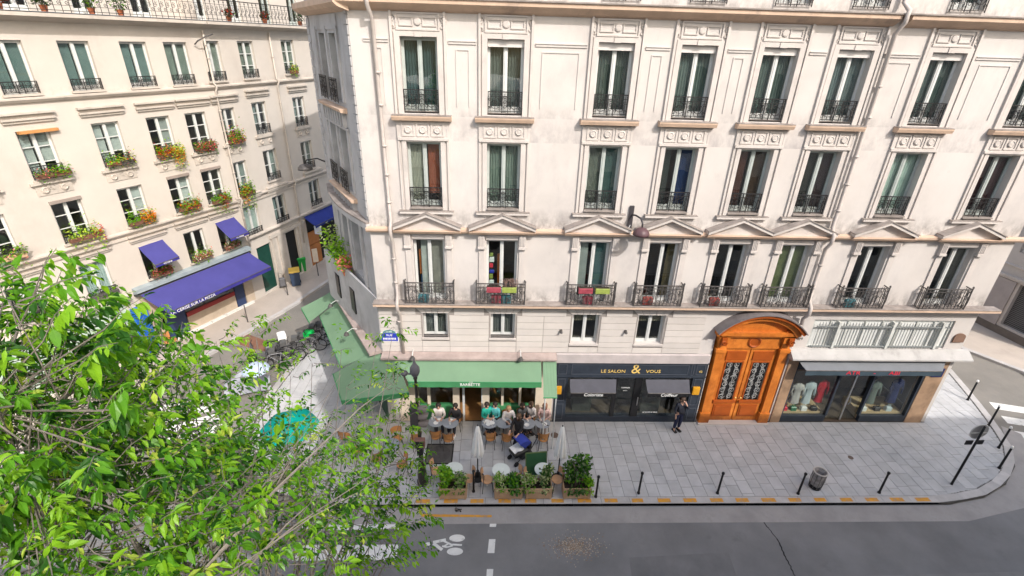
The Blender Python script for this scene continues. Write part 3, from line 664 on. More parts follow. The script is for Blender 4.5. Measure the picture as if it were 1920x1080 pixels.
for c, wd, z in DW:
    for k in range(5):
        u0, u1 = -1+2*k/5, -1+2*(k+1)/5; h = wd/2+.05
        MB().prism([(c+u0*h+.008,5.115),(c+u1*h-.008,5.115),(c+u1*(h+.19)-.008,5.32),(c+u0*(h+.19)+.008,5.32)], -.035-.004*(k % 2), 0).build('voussoir', M_block, BM)
    MB().box(c-wd/2-.06,c+wd/2+.06,-.08,-.002,z-.07,z+.004).build('sill', M_trim, BM)
    if c < 2: m = MB(); m.box(c-wd/2,c+wd/2,-.02,.02,z+.1,z+.14); m.box(c-wd/2,c+wd/2,-.02,.02,z+.02,z+.05); m.build('window_bar', M_iron2, BM)
# drainpipes
for X, y_, r in ((-3.45,-.12,.06),(11.6,-.14,.065)):
    m = MB(); top = 17.8
    m.tube([(X-.1,y_,top),(X-.08,y_,15.4),(X-.08,y_-.3,15.2),(X-.08,y_-.3,14.9),(X-.05,y_,14.6),(X,y_,8.7),(X,y_-.2,8.45),(X,y_-.2,8.2),(X,y_,7.9),(X+.02,y_,5.9),(X+.02,y_-.24,5.66),(X+.02,y_-.24,5.4),(X+.03,y_,5.1),(X+.06,y_,3.3 if X < 0 else 4.2)], r, 8)
    for z in (13.2,12.3,11.1,10.2,9.3,7.3,6.4,4.8): m.lathe([(r+.02,-.03),(r+.02,.03)], 8, (X,y_,z))
    m.build('drainpipe', M_pipe, BM, smooth=True)
# ---- cafe front
m = MB()
for a, b in ((-3.75,-2.98),(-1.59,-1.33),(-.40,-.12),(1.74,2.42)): m.box(a,b,-.02,.3,0,2.75)
m.box(-3.75,2.42,-.03,.3,2.75,3.3)
cf = m.build('cafe_front', M_cream, BM)
for a, b in ((-2.62,-2.5),(.36,.46),(1.07,1.17)): MB().box(a,b,.06,.2,.75,2.75).build('mullion', M_cream, cf)
for a, b in ((-1.2,-1.12),(-.44,-.401)): MB().box(a,b,-.03,.2,.0,2.7).build('door_post', M_white, cf)
for a, b in ((-2.95,-1.6),(-.1,1.73)): MB().box(a,b,.0,.25,.02,.75).build('stall_riser', mat('bottle green panel', (.06,.24,.10), .5), cf); MB().box(a,b,.12,.125,.77,2.74).build('pane', M_glassd, cf)
m = MB(); m.quad((-3.7,3.6,0),(2.4,3.6,0),(2.4,3.6,3.3),(-3.7,3.6,3.3)); m.quad((2.41,.3,0),(2.41,3.6,0),(2.41,3.6,3.3),(2.41,.3,3.3)); m.quad((-3.72,.3,0),(-3.72,3.6,0),(-3.72,3.6,3.3),(-3.72,.3,3.3))
m.build('cafe_interior', mat('cafe dark wood', (.10,.05,.028), .6, .3, 2), BM)
MB().quad((-3.7,.0,.024),(2.4,.0,.024),(2.4,3.6,.024),(-3.7,3.6,.024)).build('cafe_floor', mat('cafe oak floor', (.36,.18,.07), .5, .2, 3), BM)
for X, z, mt in ((-2.15,1.75,M_plaqueg),(.55,1.9,mat('pale lampshade',(.55,.6,.4),.7)),(1.35,1.85,M_plaqueg)):
    m = MB(); m.lathe([(.05,.16),(.2,.02),(.2,0),(.05,.12)],14,(X,.6,z)); m.tube([(X,.6,z+.15),(X,.6,3.2)],.008,4); m.build('pendant_lamp', mt, BM)
MB().profile([(-.03,3.42),(-.42,3.36),(-.42,3.28),(-.03,3.28)], -4.2, 2.44).build('cafe_ledge', mat('pink grey ledge', (.36,.29,.265), .9, .2, 2, .2), BM)
m = MB(); m.profile([(-.0,3.46),(-.5,3.4),(-.5,3.3),(-.0,3.3)], .1, CHL-.05); m.M = None; chp(m, 'cafe_ledge', mat('pink grey ledge', (.36,.29,.265)))
chp(MB().box(.2,CHL-.1,-.03,0,.0,3.3), 'cafe_side_front', mat('dark green front', (.03,.07,.045), .5))
# ---- salon front
m = MB(); m.box(2.5,8.5,-.06,.2,2.32,3.0); m.box(2.5,3.0,-.05,.2,.0,2.31); m.box(8.02,8.5,-.05,.2,0,2.31)
m.box(2.5,8.5,-.1,-.06,2.95,3.0); m.box(2.5,8.5,-.1,-.06,2.3,2.36); m.box(3.0,8.02,-.04,.2,.0,.28)
sf = m.build('salon_front', M_navy, BM)
for a, b, c_, d_ in ((2.58,2.92,2.42,2.9),(3.1,7.75,2.42,2.9),(7.86,7.98,2.4,2.92),(8.06,8.42,2.42,2.9),(2.6,2.9,1.1,2.2),(2.6,2.9,.15,.95),(8.1,8.42,.15,.75),(8.1,8.42,.9,2.2)):
    m = MB(); y = -.075 if c_ > 2.3 else -.065
    m.box(a,b,y,-.05,c_,c_+.025); m.box(a,b,y,-.05,d_-.025,d_); m.box(a,a+.025,y,-.05,c_+.025,d_-.025); m.box(b-.025,b,y,-.05,c_+.025,d_-.025); m.build('panel_moulding', mat('navy moulding', (.065,.075,.095), .35), sf)
for a, b in ((4.86,5.02),(5.72,6.0)): MB().box(a,b,-.03,.15,.28,2.3).build('shop_post', M_black, sf)
MB().box(5.9,5.93,-.09,-.05,.9,1.3).build('door_handle', mat('steel', (.6,.6,.6), .3, metal=1), sf)
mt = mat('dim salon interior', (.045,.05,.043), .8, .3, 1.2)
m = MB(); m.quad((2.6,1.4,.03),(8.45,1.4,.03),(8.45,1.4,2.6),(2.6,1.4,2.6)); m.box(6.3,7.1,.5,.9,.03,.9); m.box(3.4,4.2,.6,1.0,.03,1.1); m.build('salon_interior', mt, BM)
for a, b in ((3.0,4.86),(5.02,5.72),(6.0,8.02)): MB().box(a,b,.02,.028,.29,2.3).build('pane', M_glassd, sf)
MB().profile([(-.03,3.40),(-.12,3.38),(-.12,3.0),(-.03,3.0)], 2.46, 8.45).build('salon_ledge', mat('mauve grey render', (.46,.41,.40), .9, .12, 2), BM)
text('LE SALON', .2, M_gold, sf, (4.75,-.068,2.58), sx=1.1); text('&', .62, M_gold, sf, (5.65,-.068,2.68)); text('VOUS', .2, M_gold, sf, (6.35,-.068,2.58), sx=1.15); text('42', .14, M_gold, sf, (8.25,-.066,2.58))
for X, z, s in ((5.37,1.72,.075),(5.37,1.58,.05)): text('COIFFURE' if s > .06 else 'SALON', s, M_whitep, sf, (X,.012,z))
text('LE SALON & VOUS', .075, M_whitep, sf, (6.55,.012,.47))
# ---- the great orange door
DC = 10.08
m = MB()
for s in (-1,1):
    a, b = sorted((DC+s*1.42, DC+s*1.1)); m.box(a,b,-.12,.3,.0,4.0); a, b = sorted((DC+s*1.47, DC+s*1.05)); m.box(a,b,-.16,.3,.0,.55); m.box(a,b,-.17,.3,3.55,3.7); m.box(a-.0,b,-.2,.28,4.0,4.55)
m.box(DC-1.05,DC+1.05,-.05,.3,3.68,4.3); m.box(DC-1.62,DC+1.62,-.26,.25,4.36,4.5); m.box(DC-1.56,DC+1.56,-.2,.24,4.28,4.36)
dr = m.build('door_surround', M_door, BM); tag(dr, 'varnished orange wooden surround with an arched hood')
def arcpts(r0, n=18, zc=0., hw=1.6, rise=.78):
    R_ = (hw*hw+rise*rise)/(2*rise); a0 = math.asin(hw/R_)
    return [(DC+(R_+r0)*sin(-a0+2*a0*i/n), 4.5+rise-R_+(R_+r0)*cos(-a0+2*a0*i/n)) for i in range(n+1)]
MB().prism(arcpts(0)[::-1]+[(DC-1.6,4.5),(DC+1.6,4.5)][:0], -.1, .2).build('tympanum', M_door, dr)
def archband(r0, r1, y0, y1, nm, mt):
    a, b = arcpts(r0), arcpts(r1); m = MB()
    for i in range(len(a)-1): m.prism([a[i],a[i+1],b[i+1],b[i]], y0, y1)
    m.build(nm, mt, dr)
archband(-.22,-.02,-.3,.1,'arch_moulding',M_door); archband(-.02,.1,-.44,.1,'arch_moulding',M_door2); archband(.1,.14,-.5,.0,'hood_roof',mat('lead hood', (.17,.15,.15), .7, .2, 3))
for s in (-1,1): m = MB(); m.box(DC+s*1.3-.1,DC+s*1.3+.1,-.3,-.1,3.95,4.28); scroll(m, DC+s*1.3, 4.1, .12, 1.2, s, -.31, .03, 8); m.build('scroll_bracket', M_door2, dr)
m = MB(); m.M = Matrix.Translation((DC,-.05,4.0)) @ Matrix.Rotation(pi/2,4,'X')
m.lathe([(.24,0),(.26,.03),(.22,.06),(.17,.03),(.165,.012)],20); m.M = None
m.build('wreath_carving', M_door2, dr)
for s in (-1,1):
    x0, x1 = (DC-1.05,DC-.02) if s < 0 else (DC+.02,DC+1.05)
    m = MB(); y0 = .02
    gx0, gx1 = x0+.2, x1-.18
    m.box(x0,x1,y0,.1,.06,1.05); m.box(x0,gx0,y0,.1,1.05,3.0); m.box(gx1,x1,y0,.1,1.05,3.0); m.box(x0,x1,y0,.1,3.0,3.66)
    lf = m.build('door_leaf', M_door, dr)
    m = MB(); m.box(x0+.14,x1-.14,y0-.04,y0,.3,.9); m.box(x0+.2,x1-.2,y0-.06,y0-.04,.36,.84); m.box(x0+.12,x1-.12,y0-.04,y0,3.12,3.52); m.box(x0+.05,x1-.05,y0-.08,y0,1.02,1.14); m.box(gx0-.05,gx1+.05,y0-.03,y0,3.0,3.05); m.box(gx0-.05,gx0,y0-.03,y0,1.14,3.0); m.box(gx1,gx1+.05,y0-.03,y0,1.14,3.0)
    m.build('door_moulding', M_door2, lf)
    MB().box(gx0,gx1,.07,.08,1.1,3.0).build('pane', M_black, lf)
    m = MB()
    for r_ in range(6):
        for c_ in range(2): cx, cz = gx0+(gx1-gx0)*(c_+.5)/2, 1.3+r_*.31; scroll(m, cx, cz, .14, 1.5, 1 if (r_+c_) % 2 else -1, .05, .015, 12, r_); scroll(m, cx+.03, cz+.12, .07, 1.2, -1, .05, .012, 8)
    for k in range(4): q = gx0+(gx1-gx0)*k/3; m.box(q-.01,q+.01,.04,.06,1.14,3.0)
    m.build('iron_grille', mat('grey iron scrollwork', (.33,.33,.32), .5, .2), lf)
    MB().lathe([(0,0),(.03,.01),(.035,.04),(0,.06)],8,(0,0,0)).build('door_knob', M_gold, lf, (x1-.09 if s < 0 else x0+.09,-.03,1.25))
MB().box(DC-1.5,DC+1.5,-.25,.3,.0,.06).build('door_step', M_block, dr)
# ---- boutique front
for a, b in ((11.72,12.12),(17.56,18.3)): MB().box(a,b,-.05,.3,.0,3.2).build('stone_pier', M_brownst, BM)
m = MB(); m.box(12.1,14.05,-.03,.12,.03,.34); m.box(15.55,17.58,-.03,.12,.03,.34)
for a in (12.13,14.05,15.5,17.5): m.box(a-.03,a+.05,-.03,.12,.34,3.1)
m.box(12.1,17.58,-.03,.12,2.7,3.2)
bf = m.build('boutique_front', M_navy, BM)
for a, b in ((12.18,14.02),(15.55,17.47)): MB().box(a,b,.03,.038,.34,2.6).build('pane', M_glassd, bf)
for a, b in ((14.12,14.78),(14.84,15.46)): MB().box(a,b,.1,.108,.06,2.55).build('pane', M_glassd, bf)
m = MB(); m.box(14.78,14.84,.06,.13,.05,2.58); m.tube([(14.74,.03,.9),(14.7,.0,1.05),(14.74,.03,1.25)],.015,6); m.tube([(14.88,.03,.9),(14.92,.0,1.05),(14.88,.03,1.25)],.015,6); m.build('door_handle', mat('steel', (.6,.6,.6), .3, metal=1), bf)
m = MB(); m.quad((12,2.3,0),(17.6,2.3,0),(17.6,2.3,3.2),(12,2.3,3.2)); m.build('boutique_interior', mat('dim boutique', (.20,.14,.10), .8, .3, 1), BM)
for a, b in ((12.2,14.0),(15.6,17.45)): MB().box(a,b,.15,1.2,.03,.42).build('display_plinth', mat('pale oak plinth', (.55,.40,.24), .6), BM)
def garment(x, y, z, h, wd, mt, lab):
    m = MB(); wd *= .72; m.grid(lambda u,v: (lambda p,a: (p*cos(a)*(1+.06*sin(a*5+v*3)),p*.55*sin(a)*(1+.08*sin(a*7)),h*v))(wd*(.62-.28*v if v < .6 else .45+.25*sin((v-.6)*7.2)-.55*max(0,v-.85)*4),2*pi*u), 22, 10)
    for s in (-1,1): m.tube([(s*wd*.5,0,h*.9),(s*wd*.72,-.03,h*.62),(s*wd*.62,-.09,h*.4)],[.055,.045,.035],6)
    o = m.build('garment', mt, None, (x,16+y,z), smooth=True); tag(o, lab, 'garment', 'clothes in the boutique window')
garment(12.75,.35,.75,1.0,.5,mat('pale grey wool',(.5,.47,.46)),'pale grey jacket, leftmost on the boutique window display')
garment(13.3,.4,.7,1.1,.45,mat('ice blue silk',(.55,.62,.66)),'ice blue dress between the grey jacket and the red coat in the boutique window')
garment(13.8,.35,.8,1.1,.4,mat('scarlet cloth',(.6,.02,.035)),'scarlet red coat hanging in the boutique window')
garment(16.1,.4,.7,1.15,.45,mat('sage coat',(.16,.19,.17)),'grey green coat in the right half of the boutique window')
garment(16.95,.35,.8,1.2,.5,mat('navy cloth',(.02,.03,.11)),'navy blue jacket at the right end of the boutique window')
bits = [(12.35,M_red,'red handbag in the left corner of the boutique window'),(12.75,M_plaqueg,'dark green bag on the plinth under the pale grey jacket'),(13.2,M_cloth,'white bag on the plinth under the ice blue dress'),(13.65,M_iron,'black bag on the plinth under the red coat'),(15.8,M_cloth,'white frame on the plinth right of the shop door'),(16.4,M_iron,'black frame on the plinth below the green coat'),(16.9,mat('ice blue silk',(.55,.62,.66)),'pale blue box on the plinth below the navy jacket')]
for X, mt, lab in bits:
    m = MB(); m.bev(-.12,.12,-.08,.08,0,.2,.03); m.tube([(-.08,0,.19),(-.06,0,.3),(.06,0,.3),(.08,0,.19)],.012,5)
    tag(m.build('handbag' if 'bag' in lab else 'display_box', mt, None, (X,16.25,.42)), lab, 'bag' if 'bag' in lab else 'box', 'goods on the boutique plinths')
m = MB(); m.profile([(0,3.72),(-.1,3.7),(-.44,3.46),(-.44,3.40),(0,3.27)], 11.55, 18.75)
m.build('boutique_ledge', mat('white render ledge', (.42,.405,.39), .8, .12, 1.4, .2, stain=[('blotch',(1.6,.55,.75),SOOT,.5)]), BM)
m = MB(); m.box(12.2,17.75,.1,.14,3.72,4.98)
gr = m.build('frosted_window', mat('frosted pane', (.70,.71,.69), .35, .06, 2), BM)
m = MB()
for k in range(9): q = 12.25+5.45*k/8; m.box(q-.03,q+.03,.06,.1,3.72,4.98)
m.box(12.2,17.75,.061,.099,4.9,4.98); m.box(12.2,17.75,.061,.099,3.72,3.8); m.build('window_frame', mat('pale grey green paint', (.56,.57,.54), .6), gr)
for k in range(44):
    q = 12.42+k*.118
    if q > 17.55: break
    put('grille_bar', shared('grille_bar','gbar',mat('grey iron bar',(.22,.235,.235),.5,.15), lambda m: m.tube([(0,0,3.74),(0,0,4.82),(0,0,4.92)],[.012,.012,.002],5)), gr, (q,-.04,0))
m = MB(); m.box(12.35,17.6,-.06,-.02,4.68,4.73); m.box(12.35,17.6,-.06,-.02,3.8,3.85); m.build('grille_rail', mat('grey iron bar',(.22,.235,.235)), gr)
for X in (13.2,15.35,17.3): MB().box(X-.045,X+.045,-.08,.055,3.74,4.9).build('grille_post', mat('pale grey green paint',(.5,.53,.49)), gr)
m = MB(); m.prism([(17.95,4.05)]+[(18.17+.22*cos(pi-pi*i/8), 4.28+.16*sin(pi-pi*i/8)) for i in range(9)]+[(18.39,4.05)], -.06, -.005); m.build('vent_niche', mat('rusty niche',(.2,.12,.085),.8), BM)
text('129', .17, mat('grey lettering',(.12,.11,.1)), BM, (11.85,-.01,4.12))
# mansard above the frame
m = MB(); m.profile([(0,18.4),(-.3,18.45),(-.3,18.6),(.2,18.7),(1.4,19.6),(3,20.2),(11,20.2),(11.8,18.4)], XL, XR)
m.slab([(-4.2,0),(-7.0,4.95),(-5.4,12),(-4.2,12)][::-1], 18.4, 19.0); m.build('roof', M_zinc, BM)
for X in (-2.8,6.5,14.9): MB().box(X-1.2,X+1.2,4.2,4.9,20.2,21.6).build('chimney', M_trim, BM)
# ------------------------------------------------------------------ left apartment buildings
def flowerbox(label, world, rz, wd, spec, box=None, droop=.24, tall=.22, n=150):
    """trough, foliage and blossoms; origin at the trough's bottom"""
    box = box or mat('brown trough', (.16,.075,.05), .8, .2, 6); n = int(n*1.5)
    t = thing('flower_box', label, 'flower box', world, rz, 'flower boxes on the cream facade')
    MB().bev(-wd/2,wd/2,-.1,.1,0,.16,.01).build('trough', box, t)
    r = random.Random(len(label)*7+int(wd*100)); m = MB(); pts = []
    for _ in range(n): 
        u = r.uniform(-.52,.52); pts.append((u*wd, r.gauss(-.03,.09), .15+abs(r.gauss(0,tall))-droop*r.random()*(1.6 if r.random() < .35 else .2)))
    leaves(m, pts, .1, r, len(spec[0])); m.build('foliage', spec[0], t)
    if spec[1]:
        m = MB(); pts = []
        for _ in range(int(n*spec[2])):
            u = r.uniform(-.5,.5) if len(spec) < 4 else spec[3]+r.gauss(0,.14); pts.append((max(-.55,min(.55,u))*wd, r.gauss(-.09,.08), .17+abs(r.gauss(0,tall*.8))-droop*(r.random()*1.1 if r.random() < .6 else 0)))
        leaves(m, pts, .07, r, len(spec[1])); m.build('blossoms', spec[1], t)
    return t
def left_building(P, u, label, s0, s1, wins, extra):
    rz = math.atan2(u.y, u.x)
    B = tag(put('apartment_building', None, None, (P.x,P.y,0), rz), label, 'building')
    holes = [(a-w_/2, a+w_/2, z, z+h) for (a, z, w_, h, *_) in wins]+extra
    m = MB(); m.wall(s0, s1, 0, 14.5, holes, 0, .32)
    m.quad((s1,0,0),(s1,9,0),(s1,9,17.5),(s1,0,17.5)); m.quad((s0,9,0),(s0,0,0),(s0,0,17.5),(s0,9,17.5)); m.quad((s1,9,0),(s0,9,0),(s0,9,17.5),(s1,9,17.5)); m.build('wall', M_left, B)
    m = MB(); m.quad((s0+.1,2.2,0),(s1-.1,2.2,0),(s1-.1,2.2,14.4),(s0+.1,2.2,14.4))
    for z in (3.2,5.6,8.4,11.3,14.3): m.box(s0+.1,s1-.1,.34,2.2,z,z+.14)
    m.build('room_wall', M_room, B)
    for (a, z, w_, h, row, bars, cur) in wins:
        window(B, a, z, w_, h, y=.14, bars=bars, cur=cur)
        if row in (1,2,3): put('railing', railing_mesh(w_, .42 if row != 2 else .5), B, (a,-.05,z+.02))
        if row == 4 and h > 1.2: put('railing', railing_mesh(w_, .34), B, (a,-.05,z+.02))
        MB().box(a-w_/2-.06,a+w_/2+.06,-.1,-.002,z-.07,z+.004).build('sill', M_left2, B)
        if row in (2,4):
            zt = z+h+.28; m = MB()
            m.box(a-w_/2-.28,a+w_/2+.28,-.07,0,zt,zt+.1); m.box(a-w_/2-.32,a+w_/2+.32,-.13,0,zt+.1,zt+.17); m.box(a-w_/2-.34,a+w_/2+.34,-.17,0,zt+.3,zt+.37); m.box(a-w_/2-.28,a+w_/2+.28,-.05,0,zt+.17,zt+.3); m.build('window_hood', M_left2, B)
        if row == 2:
            m = MB(); m.box(a-.72,a+.72,-.12,0,z-.17,z-.075); m.box(a-.6,a+.6,-.03,0,z-.6,z-.17)
            for k in (-.32,.32):
                m.M = Matrix.Translation((a+k,-.03,z-.4)) @ Matrix.Rotation(pi/2,4,'X'); m.lathe([(.13,0),(.13,.04),(.09,.06),(.07,.03),(0,.03)],14); m.M = None
            m.build('sill_bracket', M_left2, B)
    for z in (11.72, 5.98): MB().profile([(0,z-.12),(-.08,z-.1),(-.16,z),(-.16,z+.06),(0,z+.09)], s0, s1).build('string_course', M_left2, B)
    MB().profile([(0,5.66),(-.06,5.68),(-.06,5.78),(0,5.8)], s0, s1).build('string_course', M_left2, B)
    MB().profile([(0,14.28),(-.2,14.36),(-.4,14.44),(-.55,14.46),(-.55,14.58),(0,14.6)], s0, s1).build('balcony', M_left2, B)
    MB().box(s0,s1,-.56,1.0,14.602,14.62).build('balcony_floor', M_zinc, B)
    hs = []; k = s0+.6
    while k < s1-1: hs.append((k,k+.85,14.65,16.8)); k += 2.25
    m = MB(); m.wall(s0, s1, 14.6, 17.5, hs, .9, .2); m.build('attic_wall', M_left, B)
    for (a, b, c, d) in hs:
        window(B, 0, 0, b-a, d-c, loc=((a+b)/2,1.0,c), mt=M_dkframe if int(a) % 2 else M_white)
    m = MB(); q = s0
    m.box(s0,s1,-.53,-.49,15.48,15.52); m.box(s0,s1,-.52,-.5,14.68,14.7); m.box(s0,s1,-.52,-.5,15.3,15.315); m.box(s0,s1,-.52,-.5,14.85,14.865)
    n = int((s1-s0)/.26)
    for i in range(n):
        x0 = s0+(s1-s0)*(i+.5)/n; m.box(x0-.008,x0+.008,-.518,-.502,14.62,15.5)
        scroll(m, x0+.06, 15.08, .1, 1.5, 1, -.51, .011, 9); scroll(m, x0-.06, 14.95, .08, 1.4, -1, -.51, .011, 8); scroll(m, x0, 15.4, .05, 1, 1, -.51, .009, 6); scroll(m, x0+.1, 15.22, .06, 1, -1, -.51, .009, 6)
    tag(m.build('balcony_railing', M_iron, B), 'long black wrought iron railing along the top balcony')
    MB().profile([(.9,17.5),(.6,17.55),(.6,17.7),(1.1,17.8),(3,19.6),(9,19.6),(9,17.5)], s0, s1).build('roof', M_zinc, B)
    return B, rz
tq = (.20,.30,.29); gq = (.30,.36,.34); wq = (.66,.66,.64)
W1 = []
for s, c in ((-5.3,tq),(-3.15,tq),(-1.0,tq),(1.2,tq),(3.02,(.28,.33,.28))): W1.append((s,11.9,1.08,1.78,1,0,[(-.48,-.08,c,'a%.1f' % s,1),(.08,.48,c,'b%.1f' % s,1)]))
for i, s in enumerate((-5.55,-3.28,-.8,1.37,3.16)): W1.append((s,8.85,1.04,1.8,2,2,[(-.48,-.1,wq,'net%d' % i,1),(.1,.48,wq,'nets%d' % i,.7)] if i in (1,2) else ([(.1,.48,(.5,.5,.48),'netl',1)] if i == 3 else [])))
for i, s in enumerate((-5.6,-3.1,-.66,1.55,3.25)): W1.append((s,6.2,1.06,1.7,3,2,[(.05,.48,wq,'lace%d' % i,1)] if i in (2,3) else []))
for i, s in enumerate((-5.5,-3.0,-.55,1.57,3.36)): W1.append((s,3.55,1.04,1.6,4,0,[(-.48,.48,(.56,.66,.64),'frost',1)] if i == 1 else []))
BL, RL = left_building(P1o, P1u, 'cream apartment building with flower boxes and violet awnings, left of the side street', -21, 4.4, W1, [(-1.75,4.1,.1,3.1),(-10,-2.3,.2,3.0)])
W2 = []
for s, z in ((.4,11.97),(2.62,11.99),(5.8,12.07)): W2.append((s,z,1.06,1.78,1,0 if s < 1 else 2,[(-.48,-.08,(.3,.32,.28),'c%.1f' % s,1),(.08,.48,(.36,.38,.33),'d%.1f' % s,1)]))
for s, z in ((.5,9.0),(2.76,9.1),(6.0,9.1)): W2.append((s,z,1.04,1.68,2,2,[(-.48,-.1,gq,'e%.1f' % s,1)] if s > 1 else []))
for s, z in ((.55,6.25),(2.9,6.47),(6.08,6.45)): W2.append((s,z,1.04,1.72,3,1,[(.1,.48,gq,'f%.1f' % s,1)]))
for s, z in ((.7,3.85),(2.95,3.85),(6.25,4.0)): W2.append((s,z,1.06,1.66,4,1 if s > 1 else 0,[(-.48,.48,(.62,.68,.64),'milk',1)] if s < 1 else [(-.48,-.1,gq,'g%.1f' % s,1)]))
BR, RR = left_building(P2o, P2u, 'cream apartment building with drainpipes, angled behind the one with violet awnings', 0, 16, W2, [(.5,1.65,.12,3.0),(2.95,3.9,.05,3.1),(4.9,9.0,.05,3.4)])
m = MB(); m.box(-10,-2.3,.12,.2,.2,3.0); o = m.build('shop_window', mat('pale green shopfront', (.45,.55,.48), .5), BL)
MB().profile([(0,3.05),(-.3,3.1),(-.35,3.3),(0,3.35)], -11, -2.2).build('shop_cornice', M_left2, BL)
# shopfront under the violet awning
m = MB(); m.box(-1.75,-1.1,-.04,.1,.1,3.1); m.box(3.55,4.1,-.04,.1,.1,3.1); m.box(-1.1,3.55,-.03,.1,2.6,3.1); m.box(.1,2.9,-.03,.1,.1,.9)
pf = m.build('pizzeria_front', mat('tan shopfront panel', (.48,.39,.30), .7, .15, 2), BL)
MB().box(-1.75,3.9,-.16,-.03,.0,.12).build('doorstep', M_paint, pf)
MB().box(.1,2.9,-.045,-.03,.9,1.15).build('red_band', mat('dull red panel', (.30,.04,.04), .6), pf)
for a, b in ((-.95,.05),(2.95,3.5)): MB().box(a,b,-.02,.06,.12,2.6).build('door', mat('navy door', (.03,.05,.12), .4), pf)
MB().box(.1,2.9,.0,.01,1.15,2.6).build('pane', M_glassd, pf)
m = MB(); m.profile([(0,3.42),(-.32,3.38),(-.32,3.2),(0,3.1)], -1.9, 4.3); m.build('awning_cornice', mat('blue grey zinc', (.30,.35,.37), .5, .15, 3), BL)
m = MB(); m.box(-1.9,4.3,-.25,0,3.02,3.1); m.build('awning_box', mat('dark roller box', (.07,.07,.07), .6), BL)
# shops of the second building
m = MB(); m.box(.55,1.6,.1,.15,.12,3.0); m.build('shop_window', mat('bottle green glass', (.015,.06,.045), .15), BR)
m = MB(); m.box(2.95,3.9,.15,.2,.05,3.1); m.build('doorway', M_black, BR)
m = MB(); m.box(2.2,2.7,-.08,0,0,3.3); m.box(4.1,4.6,-.08,0,0,3.3); m.box(1.75,2.0,-.06,0,0,3.3); m.box(1.6,4.7,-.1,0,3.2,3.42); m.build('pilaster', M_left2, BR)
m = MB(); m.box(4.9,9,.25,.3,.05,3.4); m.build('doorway', M_black, BR)
m = MB(); m.box(4.9,6.0,.0,.12,.1,1.5); m.box(4.9,6.0,.0,.11,1.55,2.4); m.build('shop_panel', mat('copper orange panel', (.42,.16,.05), .5, .25, 1), BR)
MB().profile([(0,3.68),(-.12,3.7),(-.2,3.76),(-.2,3.84),(0,3.86)], 0, 16).build('string_course', M_left2, BR)
# drainpipes
for (par, a, zb, zt) in ((BR,.02,3.3,14.2),(BR,4.35,2.0,14.2)):
    m = MB(); m.tube([(a,-.1,zt),(a,-.1,11.9),(a,-.24,11.75),(a,-.1,11.5),(a,-.1,6.2),(a,-.24,6.0),(a,-.1,5.7),(a,-.1,zb)], .05, 7)
    for z in (13,10.6,9,7.5,5,4): m.lathe([(.07,-.03),(.07,.03)],7,(a,-.1,z))
    m.build('drainpipe', M_left2, par, smooth=True)
m = MB(); m.tube([(-.5,-.02,13.6),(-.5,-.25,13.75),(-.2,-.5,13.95),(.1,-.6,14.05)],.03,6); m.build('bracket_arm', M_iron2, BR)
MB().box(-3.75,-2.5,-.14,.02,10.56,10.66).build('roller_blind_box', M_wood, BL)
for s, z in ((-3.1,7.86),(1.55,7.86),(3.25,7.88)): MB().box(s-.55,s+.55,-.06,.1,z,z+.12).build('shutter_box', mat('brown grey shutter box',(.30,.25,.22)), BL)
GL = ([L_mid,L_lime], [L_dark,L_mid], [L_olive,L_mid])
def wp(P, u, s, n, z): v = P+u*s+Vector((u.y,-u.x,0))*n; return (v.x,v.y,z)
